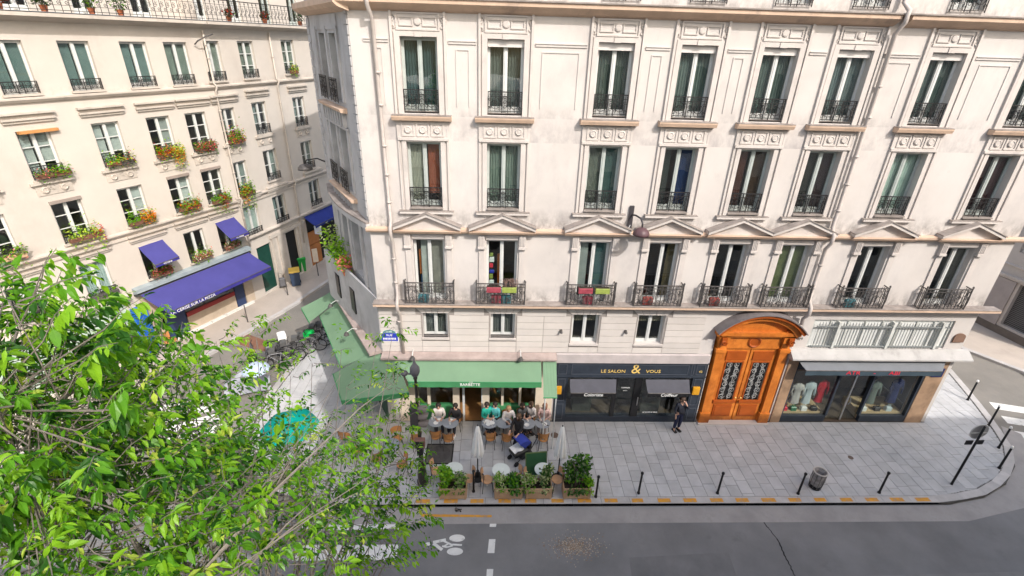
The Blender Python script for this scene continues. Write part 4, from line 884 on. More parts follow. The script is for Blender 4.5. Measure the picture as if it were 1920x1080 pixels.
FB = [  # building, s, z, width, label, spec, kwargs
 (1,-5.55,8.93,.95,'flower box with red blossoms at the left edge, third floor', (GL[0],[B_red,B_or],.8), {}),
 (1,-3.5,8.93,.55,'small terracotta box with dry pink plants, left on the sill below the orange blind', (GL[2],[B_pink],.5), dict(n=60,tall=.12)),
 (1,-2.95,8.93,.6,'terracotta box with low green leaves, right on the sill below the orange blind', (GL[0],[B_red],.2), dict(n=110,tall=.16)),
 (1,-1.05,8.93,.5,'small orange pot box with bright green leaves on the railing', (GL[0],[B_or],.1), dict(n=90,tall=.16)),
 (1,-.5,8.93,.55,'dark trough of olive and yellow leaves beside the small orange pot box', ([L_yel,L_olive],[B_red],.2), dict(n=110,box=M_iron2)),
 (1,1.15,8.93,.7,'trough of dense orange red flowers with a magenta touch', (GL[0],[B_or,B_red],1.2), dict(n=150)),
 (1,1.75,8.85,.5,'hanging mound of golden yellow flowers beside the orange red trough', ([L_yel,L_lime],[B_or,L_yel],1.6), dict(n=170,droop=.5)),
 (1,2.95,8.93,.6,'brown trough of faded rust flowers, left half of the fourth sill', (GL[2],[B_pink,B_red],.9), dict(n=120,tall=.14)),
 (1,3.45,8.93,.55,'trough of brick red flowers, right half of the fourth sill', (GL[2],[B_red,B_pink],1.0), dict(n=110,tall=.16)),
 (2,.55,8.98,1.0,'lush box with tall green stems over orange and magenta flowers', (GL[0],[B_or,B_mag],.7), dict(n=260,tall=.36,droop=.25)),
 (2,5.8,12.1,.5,'small green and yellow plant box at a top floor window', ([L_mid,L_yel],[B_or],.2), dict(n=90)),
 (1,-5.55,6.25,1.1,'brown trough with trailing lime leaves and bare twigs at the left edge', ([L_lime,L_olive],[B_pink],.2), dict(n=230,droop=.5,box=M_wood2)),
 (1,-2.95,6.25,1.15,'long box of yellow green foliage with one red bush at its right end', ([L_lime,L_yel],[B_red],.3,.48), dict(n=240,droop=.4,tall=.26)),
 (1,-.95,6.25,.5,'green bush box beside the golden flowers on the second floor', (GL[0],None,0), dict(n=120,tall=.28)),
 (1,-.4,6.3,.6,'round mound of golden orange marigolds on the second floor', ([L_yel,L_mid],[B_or],2.2), dict(n=130,droop=.25,tall=.22)),
 (1,1.65,6.3,1.05,'long box of lime leaves over orange and red flowers', (GL[0],[B_or,B_red],.6), dict(n=260,droop=.3)),
 (1,3.35,6.2,1.0,'trailing lime green box with a red flower cluster in its middle', ([L_lime,L_mid],[B_red],.35,.1), dict(n=260,droop=.55)),
 (2,.55,6.2,.95,'overflowing box of lime leaves and orange sprigs by the drainpipe', ([L_lime,L_mid],[B_or],.5,-.2), dict(n=300,droop=.7,tall=.34)),
 (1,-.5,3.62,.95,'box of pink and coral geraniums under the left small violet awning', (GL[1],[B_pink,B_red],1.2), dict(n=120)),
 (1,1.6,3.68,1.0,'box of pale pink flowers and white grass at the open dark window', (GL[0],[B_pink,B_white],1.2), dict(n=140,tall=.24)),
 (1,3.35,3.7,.9,'box of pink flowers with dark leaves under the right small violet awning', (GL[1],[B_pink,B_white],1.1), dict(n=130)),
 (1,-3.0,3.6,1.0,'empty looking grey trough with a few pale leaves behind the tree', ([L_olive],None,0), dict(n=40,box=M_iron2)),
]
for b, s, z, wd, lab, spec, kw in FB:
    P, u, rz = (P1o,P1u,RL) if b == 1 else (P2o,P2u,RR)
    flowerbox(lab, wp(P,u,s,.2,z), rz, wd, spec, **kw)
def potplant(label, world, h, r, mats, pot=M_terra, n=160, leaf=.12):
    t = thing('potted_plant', label, 'potted plant', world, 0, 'potted plants on balconies')
    MB().lathe([(.09,0),(.13,.2),(.14,.22),(.12,.22),(.1,.18)],12).build('pot', pot, t)
    rr = random.Random(len(label)+n); m = MB(); leaves(m, blob((0,0,.2+h*.5),(r,r,h*.55),n,rr), leaf, rr, len(mats)); m.build('foliage', mats, t)
    m = MB(); 
    for k in range(4): m.tube([(0,0,.18),(RND.uniform(-r,r)*.5,RND.uniform(-r,r)*.5,.2+h*.7)],.008,4)
    m.build('stem', M_trunk, t)
for s, h, lab, ms in ((-3.0,.5,'red potted geranium at the left end of the top balcony',[L_dark,B_red]),(-.15,.9,'tall bright green bush in a terracotta pot on the top balcony',[L_lime,L_mid]),(.9,.7,'loose green plant right of the tall bush on the top balcony',[L_mid,L_olive]),(-1.7,.45,'low dark plant on the top balcony',[L_dark,L_olive])):
    potplant(lab, wp(P1o,P1u,s,.28,14.62), h, .32, ms)
for s, h, lab, ms in ((1.6,.4,'small reddish plant in a pot on the far part of the top balcony',[L_olive,B_red]),(4.0,.4,'rust coloured potted plant on the far part of the top balcony',[B_red,L_olive]),(6.8,.8,'dark twiggy shrub at the far end of the top balcony',[L_dark,L_olive])):
    potplant(lab, wp(P2o,P2u,s,.28,14.62), h, .25, ms)
# plants on the chamfered corner terrace
Rch = Matrix.Rotation(CHR,3,'Z')
for a, h, r, lab, ms, pot in ((.5,1.5,.55,'tall pale green shrub spilling over the end of the grey corner terrace',[L_lime,L_pale],M_terra),(1.5,1.2,.5,'bushy light green plant on the grey corner terrace',[L_lime,L_mid],M_terra),(2.4,.7,.35,'plant with reddish flowers in a pot, nearest on the grey corner terrace',[L_lime,B_pink],M_terra)):
    v = Vector((CH_A.x,CH_A.y,5.3))+Rch@Vector((a,-.3,0)); potplant(lab, tuple(v), h, r, ms, pot, 260, .15)

# ------------------------------------------------------------------ awnings
def awning(name, label, tl, tr, br, bl, val, mt, mt2, group=None, sag=.03, arms=True, nu=14, base=None):
    tl, tr, br, bl = [Vector(q) for q in (tl,tr,br,bl)]
    c = (tl+tr)/2; t = thing(name, label, 'awning', base or tuple(c), 0, group)
    def P(u, v, o=0): 
        q = tl.lerp(tr,u).lerp(bl.lerp(br,u),v); q.z -= sag*sin(pi*v)*(1+.25*sin(u*37))+.004*sin(u*61+v*5)+o; return q
    m = MB(); m.grid(lambda u,v: P(u,v), nu, 6); m.grid(lambda u,v: P(1-u,v,.012), nu, 6); m.build('canopy', mt, t, smooth=True, world=True)
    if val:
        dn = Vector((0,0,-val)); o_ = (bl-tl); o_.z = 0; o_ = o_.normalized()*.006
        m = MB()
        def Q(u, v): q = bl.lerp(br,u)+o_*(1+1.5*sin(u*50)*v)+dn*v; q.z -= .0; return q
        m.grid(Q, nu*3, 2); m.build('valance', mt2, t, world=True)
    m = MB(); m.tube([bl+Vector((0,0,-.02)),br+Vector((0,0,-.02))],.022,6)
    if arms:
        for u in (.12,.5,.88) if (tr-tl).length > 3 else (.06,.94):
            a, b = tl.lerp(tr,u)+Vector((0,0,-.12)), bl.lerp(br,u)+Vector((0,0,-.04)); mid = (a+b)/2+(tr-tl).normalized()*.35*(1 if u < .5 else -1)*min(1,(tr-tl).length/4); mid.z -= .03; m.tube([a,mid,b],.02,5)
    m.build('awning_arm', M_green2 if mt == M_green else M_iron2, t, world=True)
    return t
aw = awning('cafe_awning','long sage green awning over the cafe front with white lettering',(-3.75,15.86,3.3),(1.85,15.86,3.3),(1.82,14.85,2.86),(-3.1,14.85,2.86),.26,M_green,M_green2)
text('BARBETTE', .17, M_whitep, aw, tuple(Vector((-.83,14.835,2.73))-aw.location), sx=.95); text('CAFÉ', .06, M_whitep, aw, tuple(Vector((-.8,14.835,2.835))-aw.location))
awning('cafe_awning','narrow sage green awning panel dropping low at the right end of the cafe',(1.92,15.86,3.3),(2.44,15.86,3.3),(2.36,14.36,2.55),(1.86,14.36,2.55),.05,M_green,M_green2)
awning('cafe_awning','long sage green side awning along the grey chamfered wall',(-7.0,20.75,3.25),(-4.5,16.3,3.25),(-5.93,16.19,2.5),(-8.06,20.29,2.5),.14,M_green,M_green2)
awning('cafe_awning','short sage green awning at the far end, jutting out over the bicycles',(-7.5,21.75,3.25),(-7.06,21.0,3.22),(-8.35,19.75,2.45),(-9.1,20.9,2.55),.16,M_green,M_green2)
t = thing('cafe_awning','sage green corner awning with a folded hip, turning round the building corner','awning',(-4.3,15.9,3.2))
m = MB(); A0,A1,A2 = (-4.55,16.25,3.24),(-4.2,15.9,3.28),(-3.7,15.84,3.31); B0,B1,B2 = (-6.12,15.75,2.52),(-5.4,14.28,2.42),(-3.02,14.5,2.62)
def tri_grid(a, b, c, d): m.grid(lambda u,v: tuple(Vector(a).lerp(Vector(b),u).lerp(Vector(d).lerp(Vector(c),u),v)), 6, 6)
tri_grid(A0,A1,B1,B0); tri_grid(A1,A2,B2,B1); m.build('canopy', M_green, t, world=True, smooth=False)
m = MB()
for a, b in ((B0,B1),(B1,B2)): m.quad(a,b,(b[0],b[1],b[2]-.2),(a[0],a[1],a[2]-.2))
m.build('valance', M_green2, t, world=True)
m = MB(); m.tube([B0,B1,B2],.022,6); m.build('awning_arm', M_green2, t, world=True)
m = MB(); m.tube([(1.93,14.42,2.52),(1.95,14.4,.0)],.028,8); m.tube([(2.33,14.42,2.52),(2.33,14.4,.0)],.022,8); o = m.build('awning_post', M_white); tag(o,'pair of thin white posts under the low end of the cafe awning','post')
# violet awnings
def wl_(P, u, s, n, z): return Vector(wp(P,u,s,n,z))
a_ = awning('shop_awning','large violet blue awning over the pizzeria front',wl_(P1o,P1u,-1.75,.27,3.08),wl_(P1o,P1u,4.15,.27,3.1),wl_(P1o,P1u,4.35,1.55,2.44),wl_(P1o,P1u,-1.5,1.55,2.36),.22,M_blue,M_blue2,nu=24,sag=.05)
q = wl_(P1o,P1u,-.28,1.585,2.25); text('LA CERISE SUR LA PIZZA', .21, M_whitep, a_, tuple(q-a_.location), (pi/2,0,RL))
for s, lab, tx in ((-.53,'small violet blue awning over the left mezzanine window','PIZZERIA'),(3.35,'small violet blue awning over the right mezzanine window by the drainpipe','LA CERISE')):
    b_ = awning('window_awning',lab,wl_(P1o,P1u,s-.56,.02,5.18),wl_(P1o,P1u,s+.56,.02,5.2),wl_(P1o,P1u,s+.56,.95,4.52),wl_(P1o,P1u,s-.56,.95,4.5),.14,M_blue,M_blue2,'small violet window awnings',nu=8)
    text(tx, .1, M_whitep, b_, tuple(wl_(P1o,P1u,s,.97,4.43)-b_.location), (pi/2,0,RL))
awning('shop_awning','deep blue awning over the far shop at the end of the side street',wl_(P2o,P2u,4.75,.05,3.6),wl_(P2o,P2u,9.2,.05,3.6),wl_(P2o,P2u,9.2,.85,3.15),wl_(P2o,P2u,4.75,.85,3.1),.15,mat('royal blue canvas',(.02,.035,.22),.8),mat('royal blue canvas',(.02,.035,.22)))
# salon and boutique awnings
for a, b, tx, lab in ((3.06,4.92,'Coloriste','charcoal salon awning lettered Coloriste'),(6.1,7.86,'Coiffeur','charcoal salon awning lettered Coiffeur')):
    s_ = awning('salon_awning',lab,(a,15.93,2.2),(b,15.93,2.2),(b-.1,15.4,1.95),(a-.02,15.4,1.95),.19,M_char,M_black,'charcoal awnings of the salon',nu=8)
    text(tx, .2, M_whitep, s_, tuple(Vector(((a+b)/2-.05,15.383,1.85))-s_.location), shear=.12)
s_ = awning('boutique_awning','slate blue awning over the boutique with red lettering',(11.95,15.84,3.3),(17.95,15.84,3.3),(17.55,15.42,3.06),(12.1,15.42,3.06),.24,mat('slate canvas',(.17,.18,.195),.8,.1,2),mat('dark slate canvas',(.045,.07,.09),.8),nu=20)
for tx, X in (('ATR',14.0),('-',14.85),('ABI',15.65)): text(tx, .24, M_red, s_, tuple(Vector((X,15.405,2.95))-s_.location), sx=1.25)
for X, mt, lab in ((2.62,M_orange,'orange panel on the left pilaster of the salon'),(8.22,M_orange,'orange panel on the right pilaster of the salon')):
    m = MB(); m.box(X-.14,X+.14,15.86,15.945,1.5,1.85); m.box(X-.1,X+.1,15.85,15.86,1.55,1.8); tag(m.build('light_panel', mat('amber panel',(.62,.30,.02),.4)), lab, 'panel', 'orange panels on the salon')
# ------------------------------------------------------------------ street furniture on the pavement
def copies(proto, spots, labels, group):
    for i, (s, lab) in enumerate(zip(spots, labels)):
        if i == 0:
            proto.location = (s[0],s[1],s[2] if len(s) > 2 else 0); proto['label'] = lab; proto['group'] = group
            if len(s) > 3: proto.rotation_euler = (0,0,s[3])
            yield proto
        else: yield dup(proto, (s[0],s[1],s[2] if len(s) > 2 else 0), s[3] if len(s) > 3 else 0, lab, group)
# bollards
t = thing('bollard','x','bollard')
MB().lathe([(.055,0),(.055,.05),(.038,.07),(.034,.9),(.04,.92)],12).build('post', M_black, t, smooth=True)
MB().lathe([(.02,.92),(.05,.94),(.055,.97),(.045,1.01),(0,1.03)],12).build('knob', M_black, t, smooth=True)
BO = [at(*q) for q in ((1197,925),(1345,925),(1496,926),(1648,924),(888,922),(1117,932))]
list(copies(t, [(q.x,q.y) for q in BO], ['black bollard at the kerb, next one right of the planters','black bollard at the kerb between the planters and the litter bin, below the orange door','black bollard standing right beside the litter bin','black bollard at the kerb between the litter bin and the road sign','black bollard in the gap between the first two planters','black bollard close behind the right end of the last planter'], 'black bollards along the kerb'))
t = thing('bollard','x','bollard')
MB().lathe([(.055,0),(.055,.05),(.04,.07),(.036,1.0),(.04,1.02)],12).build('post', M_black, t, smooth=True)
MB().lathe([(.04,1.02),(.05,1.04),(.05,1.08),(.03,1.12),(0,1.13)],12).build('white_cap', M_whitep, t, smooth=True)
BW = [at(*q) for q in ((1814,750),(1853,798),(1872,840),(1873,878))]
list(copies(t, [(q.x,q.y) for q in BW], ['white capped bollard farthest up the cross street','white capped bollard second from the top, beside the zebra crossing','white capped bollard behind the road sign, third from the top','white capped bollard at the rounded kerb corner, lowest of the four'], 'white capped bollards round the corner kerb'))
t = thing('bollard','x','bollard'); MB().lathe([(.04,0),(.03,.05),(.026,1.0),(.035,1.02),(0,1.08)],10).build('post', M_iron2, t, smooth=True)
BL3 = [at(*q) for q in ((465,604),(540,553),(383,656))]
list(copies(t, [(q.x,q.y) for q in BL3], ['thin grey post on the sunlit side footway, below the violet awning','thin grey post at the edge of the shadow on the side footway','thin grey post on the side footway behind the tree leaves'], 'thin posts on the side footway'))
# road sign seen from behind
q = at(1784,908); t = thing('road_sign','tall black post with a round sign and two small plates seen from behind','road sign',(q.x,q.y,0))
MB().lathe([(.05,0),(.04,.05),(.035,2.75),(0,2.76)],12).build('post', M_black, t, smooth=True)
m = MB(); m.M = Matrix.Translation((.0,.08,2.45)) @ Matrix.Rotation(radians(2),4,'Z') @ Matrix.Rotation(pi/2,4,'X'); m.lathe([(.0,-.01),(.3,-.01),(.32,0),(.3,.012),(0,.012)],24); m.build('round_plate', mat('galvanised back',(.34,.34,.34),.4,.15,metal=.4), t)
m = MB(); m.M = Matrix.Translation((0,.0,2.45)) @ Matrix.Rotation(radians(2),4,'Z'); m.tube([(.31*cos(2*pi*k/24),.08,.31*sin(2*pi*k/24)) for k in range(25)],.02,6); m.box(-.3,.3,.05,.07,-.06,-.03); m.build('rim', mat('pale grey rim',(.5,.5,.5),.5), t)
for s in (-1,1): m = MB(); m.M = Matrix.Rotation(radians(2),4,'Z'); m.box(s*.2-.13,s*.2+.13,.03,.06,1.9,2.08); m.box(s*.2-.1,s*.2+.1,.06,.07,1.93,2.05); m.build('small_plate', M_black, t)
# litter bin with clear bag
q = at(1527,913); t = thing('litter_bin','round metal litter bin with a clear bag, standing by the kerb','litter bin',(q.x,q.y,0)); t.scale = (.82,.82,.9)
m = MB()
for k in range(10): a = 2*pi*k/10; m.tube([(.24*cos(a),.24*sin(a),.08),(.27*cos(a),.27*sin(a),.45),(.26*cos(a),.26*sin(a),.82)],.014,5)
m.build('bar_cage', mat('bin steel',(.16,.15,.14),.5,.2,metal=.4), t)
m = MB(); m.tube([(.27*cos(2*pi*k/20),.27*sin(2*pi*k/20),.84) for k in range(21)],.03,6); m.build('rim', mat('bin rim',(.5,.47,.43),.5), t)
m = MB(); m.lathe([(.22,0),(.25,.03),(.25,.09),(.2,.1)],18); m.build('base', M_black, t)
rr = random.Random(3); m = MB(); m.lathe([(.05,.12),(.2,.15),(.235,.4),(.23,.7),(.24,.84),(.28,.8),(.25,.83),(.2,.72),(.18,.5),(0,.45)],22)
m.v = [(x*(1+rr.uniform(-.07,.07)),y*(1+rr.uniform(-.07,.07)),z+rr.uniform(-.015,.015)) for x,y,z in m.v]; m.build('bag', mat('grey rubbish bag',(.34,.32,.31),.3,.4,9), t)
m = MB(); leaves(m, blob((0,0,.5),(.16,.16,.06),40,rr), .09, rr, 3); m.build('rubbish', [M_cloth,M_red,M_wood2], t)
# manhole cover
q = at(824,851); t = thing('manhole_cover','large round dark manhole cover in a square metal frame on the pavement','manhole cover',(q.x,q.y,0))
m = MB(); 
for a, b, c, d in ((-.52,.52,-.52,-.47),(-.52,.52,.47,.52),(-.52,-.47,-.47,.47),(.47,.52,-.47,.47)): m.box(a,b,c,d,-.01,.012)
m.build('frame', M_black, t)
MB().box(-.47,.47,-.47,.47,-.01,.007).build('infill', mat('dark infill',(.10,.095,.09),.8), t)
m = MB(); m.lathe([(.42,.0),(.42,.013),(.38,.013),(.37,.01),(0,.01)],28); m.box(-.18,.0,.12,.18,.01,.016); m.box(-.2,-.14,-.2,-.14,.01,.016); m.build('lid', mat('cast iron lid',(.075,.07,.068),.55,.25,6), t)
for (px_, py_, r, lab) in ((1040,816,.16,'small round drain lid beside the closed right parasol'),(1595,858,.1,'small round water lid set in the paving right of the litter bin')):
    q = at(px_,py_); m = MB(); m.lathe([(r,0),(r,.008),(r*.8,.008),(r*.78,.005),(0,.005)],20); tag(m.build('drain_lid', mat('rusty lid',(.14,.10,.08),.7), None, (q.x,q.y,0)), lab, 'drain lid')
# street lamp carrying the traffic lights
q = at(793,905); LX, LY = q.x, q.y
t = thing('street_lamp','dark ornate street lamp post with a pointed lantern, at the kerb before the cafe','street lamp',(LX,LY,0))
MB().lathe([(.2,0),(.2,.12),(.15,.2),(.17,.3),(.13,.75),(.15,.8),(.09,.95),(.075,1.6),(.09,1.65),(.06,1.75),(.045,4.5),(.07,4.55),(.05,4.62)],14).build('pole', mat('brown black cast iron',(.03,.024,.022),.45,.2,6), t, smooth=True)
MB().lathe([(.04,4.62),(.1,4.66),(.16,4.82),(.15,4.95),(.09,5.05),(.06,5.1),(.03,5.2),(0,5.36)],14).build('lantern', mat('slate lantern',(.11,.11,.125),.4,.15), t, smooth=True)
m = MB(); m.tube([(-.05,0,4.72),(-.28,0,4.72)],.03,6); m.lathe([(.0,-.08),(.09,-.06),(.12,0),(.08,.07),(0,.09)],12,(-.33,0,4.74)); m.build('side_lamp', mat('slate lantern',(.11,.11,.125)), t, smooth=True)
t = thing('traffic_light','three-lens traffic light seen from the side with hooded visors, on the lamp post','traffic light',(LX-.02,LY-.0,2.55))
MB().bev(-.22,.03,-.16,.14,.0,.95,.03).build('housing', mat('traffic light grey',(.055,.05,.055),.5), t)
for k in range(3):
    m = MB(); z = .17+.3*k
    def vis(u, v, z=z): a = -.35*pi+1.7*pi*u-.0; L_ = .32*v*(1-.35*abs(2*u-1)**2); return (.035+L_, -.01+.125*cos(a+.35*pi-.35*pi+pi*.15-pi*.0), z+.125*sin(a+pi*.15))
    m.grid(lambda u,v,z=z: (.035+.33*v*(1-.3*(2*u-1)**2), -.01+.13*cos(-.15*pi+1.3*pi*u), z+.13*sin(-.15*pi+1.3*pi*u)), 12, 2); m.build('visor', mat('visor grey brown',(.16,.14,.135),.6), t)
    m = MB(); m.M = Matrix.Translation((.032,-.01,z)) @ Matrix.Rotation(pi/2,4,'Y'); m.lathe([(.11,0),(.1,.012),(0,.02)],14); m.build('lens', mat('lens %d' % k, ((.02,.10,.05),(.16,.09,.01),(.12,.01,.01))[k], .2), t)
m = MB(); m.box(.0,.06,-.04,.04,.3,.34); m.box(.0,.06,-.04,.04,.7,.74); m.build('bracket', M_iron, t)
t = thing('pedestrian_signal','small brown pedestrian signal box lower on the lamp post','traffic light',(LX+.02,LY-.05,1.85))
MB().bev(-.17,.17,-.2,.0,.0,.34,.03).build('housing', mat('rust brown box',(.17,.09,.075),.6), t)
m = MB(); m.box(-.12,.12,-.25,-.2,.04,.15); m.box(-.12,.12,-.25,-.2,.18,.3); m.build('visor', M_black, t); MB().box(-.1,.1,-.2,.04,-.3,0).build('control_box', M_black, t)
# street plaques
t = thing('street_plaque','blue enamel street plaque with a green arched top at the building corner','street sign',(-3.88,15.95,4.1))
MB().box(-.31,.31,0,.02,-.2,.14).build('plate', M_plaque, t)
m = MB(); m.prism([(.24*cos(pi*i/10), .146+.13*sin(pi*i/10)) for i in range(11)], -.0, .02); m.build('arched_top', mat('enamel sea green',(.10,.25,.24),.3), t)
m = MB(); m.box(-.33,.33,.004,.02,.14,.146); m.box(-.33,.33,.004,.02,-.22,-.2); m.box(-.33,-.31,.004,.02,-.2,.14); m.box(.31,.33,.004,.02,-.2,.14); m.build('white_border', M_whitep, t)
text('RUE', .12, M_whitep, t, (0,-.004,.05)); text('8e ARR', .07, M_whitep, t, (0,-.004,.2))
m = MB()
for k in range(9): m.box(-.24+k*.055,-.205+k*.055,-.004,0,-.14,-.06)
m.build('lettering', M_whitep, t)
t = thing('street_plaque','dark blue street plaque on the brown pier at the right end of the boutique','street sign',(17.95,15.9,2.62))
MB().box(-.22,.22,0,.03,-.2,.2).build('plate', M_navy if False else mat('enamel navy',(.012,.02,.09),.3), t)
text('RUE', .1, M_whitep, t, (0,-.004,.1))
m = MB()
for z, a in ((-.0,.16),(-.1,.12)):
    for k in range(7): m.box(-a+k*a*.29,-a+k*a*.29+.03,-.004,0,z-.03,z+.03)
m.build('lettering', M_whitep, t)
# wall lamp on the facade and another seen at the corner
t = thing('wall_lamp','plum coloured dome lamp on a curved arm, fixed to the facade above the pediments','wall lamp',(4.62,16,8.95))
PL_ = mat('plum enamel',(.10,.055,.062),.45,.15,5)
MB().box(-.09,.05,-.08,.0,-.5,.35).build('wall_bracket', mat('dark bracket',(.05,.045,.05),.5), t)
m = MB(); m.tube([(0,-.06,.05),(.06,-.35,.12),(.16,-.6,.1),(.2,-.72,-.02),(.2,-.74,-.14)],.03,7); m.build('arm', mat('dark bracket',(.05,.045,.05)), t, smooth=True)
MB().lathe([(.27,-.14),(.265,-.07),(.22,.02),(.14,.085),(.05,.12),(0,.13)],20,(.2,-.74,-.28)).build('shade', PL_, t, smooth=True)
m = MB(); m.tube([(-.02,-.1,-.3),(-.1,-.12,-.5),(.05,-.22,-.62),(.4,-.24,-.66)],.012,5); m.build('cable', M_whitep, t)
v = Vector((-7.0,20.9,0)); t = thing('wall_lamp','dark dome street lamp on an arm at the far edge of the grey corner','wall lamp',(-7.05,20.95,9.35))
m = MB(); m.tube([(0,0,.1),(-.3,0,.22),(-.75,-.02,.15),(-.85,-.02,0)],.03,6); m.build('arm', M_iron, t, smooth=True)
MB().lathe([(.3,-.14),(.28,-.05),(.2,.04),(.06,.1),(0,.1)],18,(-.85,-.02,-.1)).build('shade', M_iron2, t, smooth=True)
# little wall spots above the cafe and on the courses
def spot(label, loc, rz=0):
    t = thing('spotlight', label, 'spotlight', loc, rz, 'spotlights above the cafe awnings')
    m = MB(); m.tube([(0,0,.12),(0,-.2,.2),(0,-.42,.1)],.014,5); m.build('arm', M_white, t); MB().lathe([(.05,.08),(.1,-.02),(.11,-.05),(.06,-.04),(.04,.02)],12,(0,-.45,.02)).build('head', M_iron2, t)
spot('small spotlight on a white arm above the left half of the cafe awning',(-3.0,15.95,3.42)); spot('small spotlight on a white arm above the right half of the cafe awning',(1.05,15.95,3.42))
for a, lab in ((1.2,'small spotlight above the far part of the side awning'),(3.9,'small spotlight above the near part of the side awning')):
    v = Vector((CH_A.x,CH_A.y,3.45))+Rch@Vector((a,-.45,0)); spot(lab, tuple(v), CHR)
for X, lab in ((2.55,'small round wall fitting left of the salon windows'),(5.0,'small round wall fitting between the two salon mezzanine windows')):
    m = MB(); m.M = Matrix.Rotation(pi/2,4,'X'); m.lathe([(.06,0),(.06,.05),(.03,.12),(.05,.16),(0,.17)],10); tag(m.build('wall_fitting', M_iron2, None, (X,15.96,4.42), smooth=True), lab, 'wall fitting', 'round wall fittings on the stone courses')
# ---- cafe tables, chairs, planters, parasols
def make_table(mt, cat='x'):
    t = thing('cafe_table', cat, 'table')
    MB().lathe([(.30,.715),(.315,.722),(.315,.735),(.305,.742),(0,.742)],28).build('tabletop', mt, t)
    MB().lathe([(.02,0),(.025,.71)],8).build('column', M_iron2, t); m = MB()
    for k in range(3): a = 2*pi*k/3+.4; m.tube([(0,0,.1),(.14*cos(a),.14*sin(a),.06),(.24*cos(a),.24*sin(a),.012)],.015,5)
    m.build('base', M_iron2, t); return t
t = make_table(M_tabg)
TG = [(-2.18,15.13),(-1.62,15.05),(-.1,15.05),(.47,15.05),(1.38,15.02),(1.98,15.05)]
list(copies(t, TG, ['round grey cafe table before the man in white, leftmost along the cafe front','round grey cafe table before the man in the dark coat','round grey cafe table covered with cups and dishes, right of the cafe door','empty round grey cafe table with a dark menu on it','round grey cafe table behind the woman with the pushchair','round grey cafe table with a folded dark strap, rightmost by the white posts'], 'grey round tables along the cafe front'))
t = make_table(M_tabw)
list(copies(t, [(-1.31,12.72),(.33,12.67),(1.82,12.69)], ['pale mint round table behind the leftmost planter','pale mint round table between the two parasol poles','pale mint round table beside the green menu board'], 'pale round tables along the planters'))
def make_chair(mt):
    t = thing('bistro_chair','x','chair')
    m = MB(); m.slab([(.2*cos(2*pi*k/16)*(1 if abs(sin(2*pi*k/16)) < .7 else .95), .2*sin(2*pi*k/16)) for k in range(16)], .44, .47); m.build('seat', mt, t)
    m = MB(); m.grid(lambda u,v: ((.215+.02*v)*sin(-1.05+2.1*u), .18-.2+.21*cos(-1.05+2.1*u)+.03*v, .62+.24*v), 12, 3); m.grid(lambda u,v: ((.235+.02*v)*sin(1.05-2.1*u), .18-.2+.23*cos(1.05-2.1*u)+.03*v, .62+.24*v), 12, 3); m.build('backrest', mt, t, smooth=True)
    for sx in (-1,1):
        for sy in (-1,1):
            m = MB(); m.tube([(sx*.15,sy*.15,.45),(sx*.19,sy*.2,.0)],.013,5)
            if sy > 0: m.tube([(sx*.15,.15,.45),(sx*.19,.17,.84)],.012,5)
            m.build('leg', M_iron2, t)
    return t
M_wood3 = mat('light beech', (.58,.345,.20), .5, .15, 5)
t = make_chair(M_wood)      # backrest at local +y; facing the facade means back toward the road
CH1 = [(-2.15,14.62,0,pi+.05),(-1.66,14.48,0,pi),(-.05,14.55,0,pi-.1),(.57,14.5,0,pi+.08),(1.98,14.5,0,pi),(-2.9,14.5,0,pi+.5)]
list(copies(t, CH1, ['honey wood bistro chair at the leftmost grey table','honey wood bistro chair at the dark coated man\'s table','honey wood bistro chair at the table full of dishes','honey wood bistro chair at the empty grey table with the menu','honey wood bistro chair at the rightmost grey table by the white posts','honey wood bistro chair partly hidden by the traffic light'], 'honey wood chairs along the cafe front'))
t = make_chair(M_wood3)
CH2 = [(-1.95,12.9,0,pi/2),(-.78,12.55,0,-pi/2),(-.15,12.5,0,pi/2+.2),(.85,12.62,0,-pi/2),(1.33,12.5,0,pi/2),(2.3,12.5,0,-pi/2+.2)]
list(copies(t, CH2, ['pale beech chair left of the leftmost mint table, under the leaves','pale beech chair right of the leftmost mint table','pale beech chair left of the middle mint table','pale beech chair right of the middle mint table','pale beech chair left of the mint table by the menu board','pale beech chair right of the mint table by the menu board'], 'pale beech chairs along the planters'))
t = dup(COL.objects['bistro_chair'], (-5.0,13.9,0), 1.9, 'honey wood bistro chair under the dark fold of the corner awning', 'chairs under the corner awning')
for (X, Y, a, lab) in ((-4.2,13.5,-2.2,'honey wood bistro chair half hidden by leaves left of the lamp post'),(-3.6,14.5,.4,'honey wood bistro chair nearest the cafe wall behind the leaves'),(-5.6,14.6,2.6,'honey wood bistro chair at the outer edge of the corner awning'),(-3.2,13.2,-1.3,'honey wood bistro chair behind the lamp post')):
    dup(COL.objects['bistro_chair'], (X,Y,0), a, lab, 'chairs under the corner awning')
dup(COL.objects['cafe_table'], (-4.8,14.5,0), 0, 'round grey cafe table under the dark corner awning', 'tables under the corner awning'); dup(COL.objects['cafe_table'], (-3.7,13.9,0), 0, 'round grey cafe table with white crockery seen through the leaves', 'tables under the corner awning')
